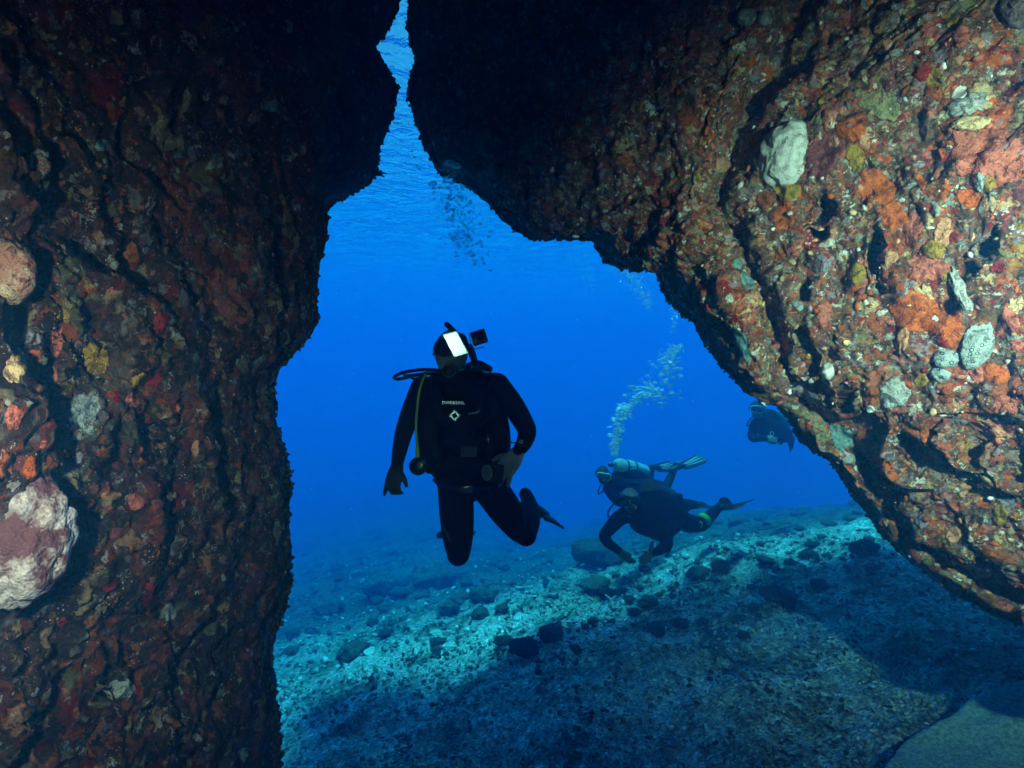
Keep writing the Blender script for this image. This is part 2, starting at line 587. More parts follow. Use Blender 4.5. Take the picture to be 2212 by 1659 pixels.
def bubble_material(name, blend):
    m = bpy.data.materials.new(name)
    m.use_nodes = True
    t = m.node_tree
    t.nodes.clear()
    so = t.nodes.new('ShaderNodeOutputMaterial')
    lw = t.nodes.new('ShaderNodeLayerWeight'); lw.inputs['Blend'].default_value = blend
    tr = t.nodes.new('ShaderNodeBsdfTransparent')
    gl0 = t.nodes.new('ShaderNodeBsdfGlossy'); gl0.inputs['Roughness'].default_value = 0.15
    df = t.nodes.new('ShaderNodeBsdfDiffuse'); df.inputs['Color'].default_value = (0.9, 0.92, 0.92, 1)
    gl = t.nodes.new('ShaderNodeMixShader'); gl.inputs[0].default_value = 0.55
    t.links.new(gl0.outputs[0], gl.inputs[1]); t.links.new(df.outputs[0], gl.inputs[2])
    mx = t.nodes.new('ShaderNodeMixShader')
    t.links.new(lw.outputs['Facing'], mx.inputs[0]); t.links.new(tr.outputs[0], mx.inputs[1]); t.links.new(gl.outputs[0], mx.inputs[2])
    t.links.new(mx.outputs[0], so.inputs['Surface'])
    return m
M_bubble = bubble_material('air_bubble', 0.58)

def cloth(name, color, rough=0.8, scale=220, amt=0.4):
    m = mat(name, color, rough, spec=0.25)
    k = NT(m)
    co = k.coord()
    n = k.noise(co, scale, 3).outputs['Fac']
    b = k.noise(co, 12, 4).outputs['Fac']
    c = k.mix(1.0, k.ramp(n, [(0.3, tuple(x * (1 - amt) for x in color)), (0.7, tuple(x * (1 + amt) for x in color))]), k.ramp(b, [(0.3, (0.7, 0.7, 0.7)), (0.7, (1.25, 1.25, 1.25))]), 'MULTIPLY')
    k.l(c, k.b.inputs['Base Color'])
    k.bump(k.math('ADD', b, k.math('MULTIPLY', n, 0.12)), 0.7, 0.025)
    return m
M_suit = cloth('black_neoprene', (0.007, 0.007, 0.009))
M_suit_line = cloth('grey_suit_panel', (0.10, 0.11, 0.12))
M_glove = cloth('grey_glove', (0.40, 0.43, 0.42), scale=300)
M_glove_dark = cloth('dark_glove', (0.05, 0.055, 0.06))
M_hood = cloth('grey_hood', (0.36, 0.37, 0.37), scale=260)
M_hood_pale = cloth('pale_hood', (0.34, 0.36, 0.36), scale=260)
M_skin = mat('skin', (0.36, 0.20, 0.14), 0.55)
M_hand = cloth('dark_grey_glove', (0.12, 0.125, 0.12))
M_black = mat('black_rubber', (0.012, 0.012, 0.013), 0.45)
M_blackplastic = mat('black_plastic', (0.015, 0.015, 0.016), 0.3)
M_vest = cloth('black_nylon', (0.006, 0.006, 0.008), 0.6, 160)
M_yellow = mat('yellow_hose', (0.50, 0.62, 0.05), 0.45)
M_lime = mat('lime_rubber', (0.30, 0.80, 0.12), 0.5)
M_webbing = cloth('blue_webbing', (0.03, 0.03, 0.14), 0.7, 300)
M_steel = mat('steel', (0.6, 0.62, 0.64), 0.25, 1.0)
M_tank = mat('painted_cylinder', (0.32, 0.52, 0.50), 0.4)
M_glass = mat('mask_glass', (0.02, 0.03, 0.05), 0.05, spec=0.8)
M_glare = mat('glare_plate', (0.95, 0.95, 0.95), 0.25, 0.8)  # stands in for the flash glare in the mask lens
M_print = mat('reflective_print', (0.92, 0.94, 0.93), 0.36, 0.6)
M_whistle = mat('pale_green_plastic', (0.45, 0.60, 0.52), 0.4)
M_face = mat('gauge_face', (0.22, 0.30, 0.29), 0.35)
M_maskwhite = mat('pale_silicone', (0.62, 0.72, 0.70), 0.4)
M_hair = cloth('dark_hair', (0.03, 0.028, 0.022), 0.7, 120, 0.8)
M_redplastic = mat('dark_red_plastic', (0.10, 0.02, 0.02), 0.4)
M_fin_stripe = mat('white_fin', (0.45, 0.48, 0.48), 0.45)
M_fish = mat('dark_fish', (0.03, 0.035, 0.05), 0.5)


# ------------------------------------------------------------------ rock walls
def resample(pts, n):
    P = np.asarray(pts, float)
    s = np.r_[0, np.cumsum(np.hypot(*np.diff(P[:, :2], axis=0).T))]
    t = np.linspace(0, s[-1], n)
    return np.stack([np.interp(t, s, P[:, k]) for k in range(P.shape[1])], 1)
def grid_faces(nr, nc):
    i = np.arange((nr - 1) * nc).reshape(nr - 1, nc)[:, :-1].ravel()
    return np.stack([i, i + 1, i + nc + 1, i + nc], 1)
def normals_of(P):
    du = np.gradient(P, axis=1)
    dv = np.gradient(P, axis=0)
    n = np.cross(du, dv)
    return n / (np.linalg.norm(n, axis=-1, keepdims=True) + 1e-9)
BVH = {}
FRONT = {}
def shell_rock(name, edge, depth_fn, disp_fn, nt, nw, thick, material, label, wpow=1.25, nb=50, flip=False):
    """rock standing between its outline as the diver meets it (edge: u, v, u_outer, v_outer) and its outer side:
    a displaced front face, a rounded turn at the edge, and a back face at its own distance"""
    E = resample(edge, nt)
    w = np.linspace(0, 1, nw) ** wpow
    U = E[:, None, 0] + (E[:, None, 2] - E[:, None, 0]) * w
    V = E[:, None, 1] + (E[:, None, 3] - E[:, None, 1]) * w
    S = np.hypot(U - E[:, None, 0], V - E[:, None, 1])
    D = depth_fn(U, V, S)
    D = np.maximum(D - 0.0021 * np.clip(-120 - V, 0, 900), np.minimum(D, 0.8))     # the top leans over the cave
    front = ats(U, V, D)
    wb = np.linspace(0, 1, nb + 1)[1:] ** 1.6
    Ub = E[:, None, 0] + (E[:, None, 2] - E[:, None, 0]) * wb
    Vb = E[:, None, 1] + (E[:, None, 3] - E[:, None, 1]) * wb
    Sb = np.hypot(Ub - E[:, None, 0], Vb - E[:, None, 1])
    Db = D[:, :1] + thick * (1 - np.exp(-Sb / 60.0))
    back = ats(Ub, Vb, Db)
    P = np.concatenate([back[:, ::-1], front], 1)
    N = normals_of(P)
    # normals must face the camera on the front side
    s = np.sign(-(N[:, nb:] * front).sum(-1).mean())
    N = N * s
    dsp = disp_fn(P, np.concatenate([Ub[:, ::-1], U], 1), np.concatenate([Vb[:, ::-1], V], 1))
    dsp = dsp * (0.30 + 0.70 * (1 - np.exp(-np.concatenate([Sb[:, ::-1], S], 1) / 45.0)))
    P = P + N * dsp[..., None]
    nr, nc = P.shape[:2]
    Fc = grid_faces(nr, nc)
    # close the outer side between the front and the back sheet
    a = np.arange(nr - 1) * nc
    Fc = np.concatenate([Fc, np.stack([a + nc - 1, a, a + nc, a + 2 * nc - 1], 1)])
    if s < 0:
        Fc = Fc[:, ::-1]
    me = new_mesh(name, P.reshape(-1, 3), Fc)
    me.materials.append(material)
    o = bpy.data.objects.new(name, me)
    COL.objects.link(o)
    tag(o, label, 'rock')
    name = o.name
    BVH[name] = BVHTree.FromPolygons(P.reshape(-1, 3).tolist(), Fc.tolist())
    FRONT[name] = (P[:, nb:], normals_of(P)[:, nb:] * s, U, V)
    return o

LEFT_EDGE = [(735, -950), (735, 0), (730, 140), (712, 280), (705, 443), (712, 470), (708, 520), (690, 570), (690, 650), (686, 700), (660, 750), (610, 800), (601, 830), (605, 900), (628, 980), (630, 1080),
             (626, 1130), (634, 1200), (631, 1250), (614, 1320), (588, 1388), (585, 1410), (591, 1480), (600, 1580), (604, 1660), (610, 1900), (620, 2250)]
LEFT_CREV = [[(95, 560), (75, 640), (50, 760)], [(135, 1060), (150, 1180), (110, 1270), (60, 1320)], [(255, 740), (262, 880), (250, 1010)], [(330, 1000), (355, 1180), (340, 1330)],
             [(130, 330), (150, 450), (190, 540), (240, 600)], [(470, 820), (480, 960), (500, 1100)], [(400, 620), (430, 740), (440, 800)], [(230, 1400), (225, 1500)], [(560, 300), (600, 480), (620, 640)], [(105, 760), (100, 900), (85, 960)]]
def left_depth(U, V, S):
    D = np.interp(U, [-900, -300, 0, 300, 640, 760], [0.55, 0.85, 1.18, 1.62, 2.35, 2.65])
    D = D + 0.28 * np.exp(-S / 45) + 0.00018 * np.abs(V - 900)
    for c in LEFT_CREV:
        d, _ = polydist(U, V, c)
        D = D + 0.10 * np.exp(-(d / 13.0) ** 2)
    return D
def left_disp(P, U, V):
    q = P * np.array([1, 1, 0.6])
    a = 0.12 * fbm(q * 2.3, 4, 3) + 0.05 * (ridge(q * np.array([5.0, 5.0, 3.6]), 3, 9) - 0.5)
    a += 0.045 * fbm(P * 9, 3, 21) - 0.034 * worley(P * 11, 5) + 0.018 * fbm(P * 40, 2, 8) - 0.016 * worley(P * 30, 6)
    a -= 0.05 * sstep(0.18, 0.34, gnoise(P * np.array([7, 7, 5.0]), 77))
    return a
E = [(x, y, -900, y) for x, y in LEFT_EDGE]
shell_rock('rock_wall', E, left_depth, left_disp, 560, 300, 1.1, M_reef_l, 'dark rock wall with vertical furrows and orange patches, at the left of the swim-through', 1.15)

OVER_EDGE = [(980, -950), (930, -140), (880, -60), (866, -10), (866, 25), (852, 50), (828, 84), (808, 101), (822, 120), (843, 160), (855, 192), (853, 230), (848, 268), (834, 300), (821, 326), (823, 350), (820, 372), (800, 392), (780, 405), (745, 425), (712, 445), (690, 456), (600, 480)]
def over_depth(U, V, S):
    D = 3.9 - 0.0009 * (U - 700) + 0.4 * np.exp(-S / 35)
    d, _ = polydist(U, V, [(768, 90), (775, 180), (790, 280), (800, 330)])
    return D - 0.14 * np.exp(-(d / 16.0) ** 2)
def over_disp(P, U, V):
    return 0.16 * fbm(P * 2.1, 4, 40) + 0.03 * fbm(P * 11, 3, 41) + 0.016 * fbm(P * 34, 2, 42)
E = [(x, y, 480, y - 60) for x, y in OVER_EDGE]
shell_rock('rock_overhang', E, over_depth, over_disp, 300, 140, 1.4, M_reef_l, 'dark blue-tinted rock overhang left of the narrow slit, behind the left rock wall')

RIGHT_EDGE = [(884, -950, -1150), (880, 0, -420), (878, 60, -380), (890, 100, -350), (905, 130, -330), (888, 160, -310), (881, 200, -285), (888, 240, -260), (904, 290, -230), (920, 330, -200), (945, 368, -170), (985, 390, -150), (1050, 440, -110),
              (1075, 470, -80), (1105, 497, -50), (1140, 517, -20), (1170, 520, 0), (1198, 509, 25), (1210, 520, 40), (1250, 523, 70), (1280, 521, 95), (1287, 545, 115), (1310, 566, 140), (1345, 581, 170), (1375, 584, 200), (1396, 574, 225),
              (1405, 562, 245), (1425, 610, 310), (1435, 645, 360), (1470, 680, 420), (1500, 702, 470), (1511, 726, 510), (1540, 770, 580), (1570, 806, 640), (1592, 832, 690), (1645, 858, 750), (1672, 874, 780), (1697, 900, 820),
              (1720, 942, 880), (1750, 972, 920), (1790, 1002, 970), (1812, 1032, 1010), (1840, 1066, 1060), (1870, 1102, 1100), (1900, 1142, 1150), (1950, 1192, 1220), (1990, 1222, 1270), (2040, 1272, 1330), (2090, 1302, 1370), (2150, 1330, 1420),
              (2190, 1340, 1450), (2215, 1343, 1470), (2400, 1362, 1560)]
GROOVE = [(1760, -200), (1700, 40), (1645, 150), (1590, 270), (1556, 380), (1545, 440), (1590, 540), (1645, 650), (1672, 760), (1700, 850), (1780, 920), (1850, 990), (1905, 1080), (1960, 1150), (2060, 1230), (2200, 1300), (2400, 1340)]
RIGHT_CREV = [([(1950, 190), (1935, 240), (1925, 275)], 8, 0.16), ([(1785, 440), (1772, 500)], 8, 0.16), ([(1895, 500), (1890, 560), (1900, 620)], 7, 0.14), ([(1955, 965), (1963, 1005)], 11, 0.12), ([(1820, 845), (1816, 885)], 7, 0.07),
              ([(1745, 560), (1738, 640)], 9, 0.12), ([(2100, 580), (2060, 640), (2055, 670)], 10, 0.14), ([(2185, 1000), (2192, 1040)], 6, 0.05), ([(1990, 400), (1985, 450)], 7, 0.12), ([(2030, 60), (2040, 120)], 10, 0.14), ([(1890, 60), (1895, 120)], 9, 0.14),
              ([(2090, 960), (2095, 985)], 8, 0.07), ([(1730, 720), (1745, 800)], 9, 0.10), ([(2160, 470), (2130, 540)], 8, 0.12), ([(2010, 1110), (2080, 1170), (2170, 1230)], 9, 0.12), ([(1870, 310), (1880, 360)], 7, 0.12), ([(1960, 60), (1972, 130)], 9, 0.13)]
def right_depth(U, V, S):
    D = np.interp(U, [700, 880, 1100, 1400, 1700, 2000, 2212, 2500, 2900], [3.9, 3.7, 3.35, 2.75, 2.25, 1.9, 1.66, 1.38, 1.08])
    D = D + 0.0007 * np.clip(V - 900, 0, 700) + 0.0003 * np.clip(200 - V, 0, 700)
    D = D + 0.42 * np.exp(-S / 60) + 0.25 * np.exp(-S / 18)
    d, side = polydist(U, V, GROOVE)
    sd = d * side * -1                      # positive on the right of the groove
    D = D + 0.26 * (1 - sstep(-25, 60, sd)) + 0.16 * np.exp(-((sd + 12) / 26.0) ** 2)
    for c, wd, dp in RIGHT_CREV:
        d, _ = polydist(U, V, c)
        D = D + dp * np.exp(-(d / wd) ** 2)
    return D
def right_disp(P, U, V):
    a = 0.13 * fbm(P * 1.7, 4, 60) + 0.05 * (ridge(P * 3.6, 3, 61) - 0.5)
    a += 0.042 * fbm(P * 10, 3, 62) - 0.024 * worley(P * 14, 63) + 0.014 * fbm(P * 44, 2, 64) - 0.012 * worley(P * 38, 65)
    return a
E = [(x, y, 2900, yo) for x, y, yo in RIGHT_EDGE]
shell_rock('rock_wall', E, right_depth, right_disp, 640, 500, 1.15, M_reef_r, 'huge rock overhang crusted with orange, red and pale sponges, at the right of the swim-through', 1.1)
RW, LW, OV = 'rock_wall.001', 'rock_wall', 'rock_overhang'
# the second wall's name got Blender's suffix; find it again under that key

# the rest of the cave, behind and above the photographer
nt_, np_ = 90, 60
th = np.linspace(0, 2 * math.pi, nt_)
up_ = sstep(0.15, 0.75, np.sin(th))
ph0 = R(80) - R(45) * up_                         # the roof reaches further forward than the sides; angle from the mouth (+y)
TH = np.broadcast_to(th, (np_, nt_))
PH = ph0[None, :] + (R(180) - ph0[None, :]) * np.linspace(0, 1, np_)[:, None]
dirs = np.stack([np.sin(PH) * np.cos(TH), np.cos(PH), np.sin(PH) * np.sin(TH)], -1)
def cave_sheet(k):
    rad = np.array([2.3, 3.0, 3.6]) + k
    P = dirs * rad + np.array([0.1, -0.2, 0.2])
    return P + dirs * (0.35 * fbm(P * 1.1, 4, 80))[..., None]
Pi, Po = cave_sheet(0.0), cave_sheet(1.2)
P = np.concatenate([Po[::-1], Pi], 0)
me = new_mesh('cave_ceiling', P.reshape(-1, 3), grid_faces(2 * np_, nt_))
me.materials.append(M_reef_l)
o = bpy.data.objects.new('cave_ceiling', me)
COL.objects.link(o)
tag(o, 'dark rock of the cave roof behind the photographer', 'rock', kind='structure')

# ------------------------------------------------------------------ sea floor
def floor_base(x, y):
    z = -2.6 + 0.30 * np.where(x > 0, 5 * np.tanh(x / 5), 16 * np.tanh(x / 16)) - 0.02 * np.minimum(y, 60)
    z = z - (0.05 + 0.17 * sstep(-4, 2, x)) * np.clip(y - 7, 0, 34)
    return z
def floor_z(x, y):
    x = np.asarray(x, float); y = np.asarray(y, float)
    z = floor_base(x, y)
    p = np.stack([x, y, np.zeros_like(x)], -1)
    z = z + 0.22 * fbm(p * 0.45, 3, 90) + 0.11 * fbm(p * 1.5, 4, 91)
    return z
NA, NR = 760, 400
ang = np.concatenate([np.linspace(R(-58), R(58), NA - 60), np.linspace(R(58), R(302), 62)[1:-1], [R(302)]])
rad = np.concatenate([[0.05, 0.6, 1.2], np.geomspace(1.8, 45, NR - 14), np.geomspace(50, 170, 11)])
RA, AN = np.meshgrid(rad, ang, indexing='ij')
X, Y = RA * np.sin(AN), RA * np.cos(AN)
Z = floor_z(X, Y)
p = np.stack([X, Y, Z * 0], -1)
fade = np.clip(9 / RA, 0, 1)
Z = Z + (0.035 * fbm(p * 7, 3, 92) - 0.022 * worley(p * 9, 93) - 0.012 * worley(p * 30, 94)) * fade + 0.10 * sstep(6.5, 10, Y) * (0.5 - worley(p * 2.2, 98)) + 0.06 * sstep(6, 9, Y) * (0.5 - worley(p * 5, 99))
me = new_mesh('seabed', np.stack([X, Y, Z], -1).reshape(-1, 3), grid_faces(len(rad), len(ang)))
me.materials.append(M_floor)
o = bpy.data.objects.new('seabed', me)
COL.objects.link(o)
tag(o, 'gravel sea floor sloping up to the right', 'sea floor', kind='structure')
_DS = np.geomspace(1.2, 60, 260)
def floor_hit(u, v):
    """where the line of sight through a picture point meets the sea floor"""
    q = ats(u, v, _DS)
    g = q[:, 2] - floor_z(q[:, 0], q[:, 1])
    i = int(np.argmax(g < 0))
    i = i if i > 0 else len(_DS) - 1
    t_ = g[i - 1] / (g[i - 1] - g[i] + 1e-9)
    return at(u, v, _DS[i - 1] + (_DS[i] - _DS[i - 1]) * min(max(t_, 0), 1))

# flat rock ledge close to the camera at the lower right
nt_, ns_ = 150, 110
T_, S_ = np.meshgrid(np.linspace(-0.6, 2.6, nt_), np.linspace(-0.25, 2.3, ns_), indexing='ij')
LX = 1.82 + 0.944 * T_ + 0.33 * (S_ - 0.05 * np.sin(4 * T_))
LY = 2.86 + 0.33 * T_ - 0.944 * S_ + 0.05 * np.sin(4.3 * T_) + 0.02 * np.sin(11 * T_)
lift = sstep(-0.02, 0.10, S_) * sstep(-0.6, -0.35, T_)
LZ = floor_z(LX, LY) - 0.35 + 0.62 * lift + 0.03 * sstep(0.0, 0.9, S_)
pp = np.stack([LX, LY, LZ], -1)
LZ = LZ + 0.016 * fbm(pp * 7, 3, 96) + 0.006 * fbm(pp * 45, 2, 97)
me = new_mesh('rock_ledge', np.stack([LX, LY, LZ], -1).reshape(-1, 3), grid_faces(nt_, ns_))
me.materials.append(M_slab)
o = bpy.data.objects.new('rock_ledge', me)
COL.objects.link(o)
tag(o, 'pale grainy rock ledge in the bottom right corner', 'rock')

# ------------------------------------------------------------------ water surface and the water itself
SURF = 5.6
n = 340
gx = np.linspace(-1, 1, n)
gx = np.sign(gx) * np.abs(gx) ** 2.2 * 180
gy = gx.copy()
GX, GY = np.meshgrid(gx, gy)
p = np.stack([GX, GY, 0 * GX], -1)
GZ = SURF + 0.28 * fbm(p * np.array([0.35, 0.55, 1]), 4, 70, 0.55) + 0.1
me = new_mesh('water_surface', np.stack([GX, GY, GZ], -1).reshape(-1, 3), grid_faces(n, n))
me.materials.append(M_surface)
o = bpy.data.objects.new('water_surface', me)
COL.objects.link(o)
tag(o, 'rippled sea surface seen from below', 'water', kind='structure')

M_water = bpy.data.materials.new('sea_water')
M_water.use_nodes = True
M_water.cycles.homogeneous_volume = True
t = M_water.node_tree
t.nodes.clear()
so = t.nodes.new('ShaderNodeOutputMaterial')
pv = t.nodes.new('ShaderNodeVolumePrincipled')
dens = 0.40
pv.inputs['Density'].default_value = dens
for a_ in ('Density Attribute', 'Color Attribute', 'Temperature Attribute'):
    pv.inputs[a_].default_value = ''
sig_s = np.array([0.003, 0.023, 0.062])
sig_a = np.array([0.30, 0.064, 0.014])
colr = sig_s / dens
pv.inputs['Color'].default_value = (*colr, 1)
ab = np.clip(sig_a / dens / (1 - colr), 0, 1)
pv.inputs['Absorption Color'].default_value = (*((1 - ab) ** 2), 1)
pv.inputs['Anisotropy'].default_value = 0.0
t.links.new(pv.outputs[0], so.inputs['Volume'])
x0, x1, y0, y1, z0, z1 = -175, 175, -175, 175, -19, SURF - 0.35
V = [(x, y, z) for x in (x0, x1) for y in (y0, y1) for z in (z0, z1)]
Fc = [(0, 1, 3, 2), (4, 6, 7, 5), (0, 4, 5, 1), (2, 3, 7, 6), (0, 2, 6, 4), (1, 5, 7, 3)]
o = part('haze', vf(V, Fc), M_water, smooth=False)
tag(o, 'clear blue sea water that fades far things to blue', 'water', kind='stuff')

# ------------------------------------------------------------------ growth on the rock
def hit(rock, u, v):
    d = Vector(at(u, v, 1.0)).normalized()
    loc, nor, idx, dist = BVH[rock].ray_cast(Vector((0, 0, 0)), d)
    return (np.array(loc), np.array(nor)) if loc is not None else (None, None)
def crust(rock, u, v, ru, rv, rot=0.0, rough=0.35, thick=0.012, seed=0, rings=7, segs=36, lumps=0.0):
    """a low, irregular cushion that follows the rock under it"""
    rs = np.random.default_rng(seed + 1000)
    c, nc = hit(rock, u, v)
    if c is None:
        return None
    ang = np.linspace(0, 2 * math.pi, segs, endpoint=False)
    out = np.ones(segs)
    ring_ = np.stack([np.cos(ang), np.sin(ang), 0 * ang], -1)
    for fq, am in ((0.8, 1.5), (2.2, 0.8), (5.0, 0.45), (11.0, 0.25)):
        out = out + rough * am * gnoise(ring_ * fq + rs.uniform(0, 50, 3), seed)
    out = np.clip(out, 0.35, 1.7)
    pts = [(0.0, 0.0)]
    ts = [0.0]
    for i in range(1, rings + 1):
        q = i / rings
        for a, o_ in zip(ang, out):
            x, y = math.cos(a) * q * o_ * ru, math.sin(a) * q * o_ * rv
            pts.append((x * math.cos(rot) - y * math.sin(rot), x * math.sin(rot) + y * math.cos(rot)))
            ts.append(q)
    V, dep = [], []
    for (x, y) in pts:
        p, _ = hit(rock, u + x, v + y)
        dep.append(np.nan if p is None else p[1])
    dep = np.array(dep)
    med = np.nanmedian(dep)
    dep = np.where(np.isnan(dep), med, np.clip(dep, med - 0.14, med + 0.10))
    # let the cushion bridge the fine roughness under it
    g = dep[1:].reshape(rings, segs)
    for _ in range(2):
        g2 = g.copy()
        g2 += np.roll(g, 1, 1) + np.roll(g, -1, 1)
        g2[1:] += g[:-1]; g2[:-1] += g[1:]
        g2[0] += dep[0]; g2[-1] += g[-1]
        g = g2 / 5
    dep[1:] = np.minimum(g.ravel(), dep[1:] + 0.004)
    P = np.array([at(u + x, v + y, d_) for (x, y), d_ in zip(pts, dep)])
    nrm = unit(unit(nc) * 0.6 - unit(c) * 0.8)
    prof = np.sqrt(np.clip(1 - np.array(ts) ** 2.6, 0, 1))
    P = P + nrm * (thick * prof + 0.003 - 0.012 * (np.array(ts) > 0.999))[:, None]
    P = P + nrm * (0.35 * thick * prof * fbm(P * 60, 2, seed + 3))[:, None]
    if lumps:
        P = P + nrm * (lumps * prof * (0.5 + 1.4 * fbm(P * 16, 3, seed)))[:, None]
    Fc = [(0, 1 + j, 1 + (j + 1) % segs) for j in range(segs)]
    for i in range(rings - 1):
        for j in range(segs):
            a, b = 1 + i * segs + j, 1 + i * segs + (j + 1) % segs
            Fc.append((a, a + segs, b + segs, b))
    # a hidden underside closes it
    bot = len(P)
    P = np.vstack([P, c[None] - nrm * 0.03])
    e = 1 + (rings - 1) * segs
    Fc += [(e + j, bot, e + (j + 1) % segs) for j in range(segs)]
    return P, Fc

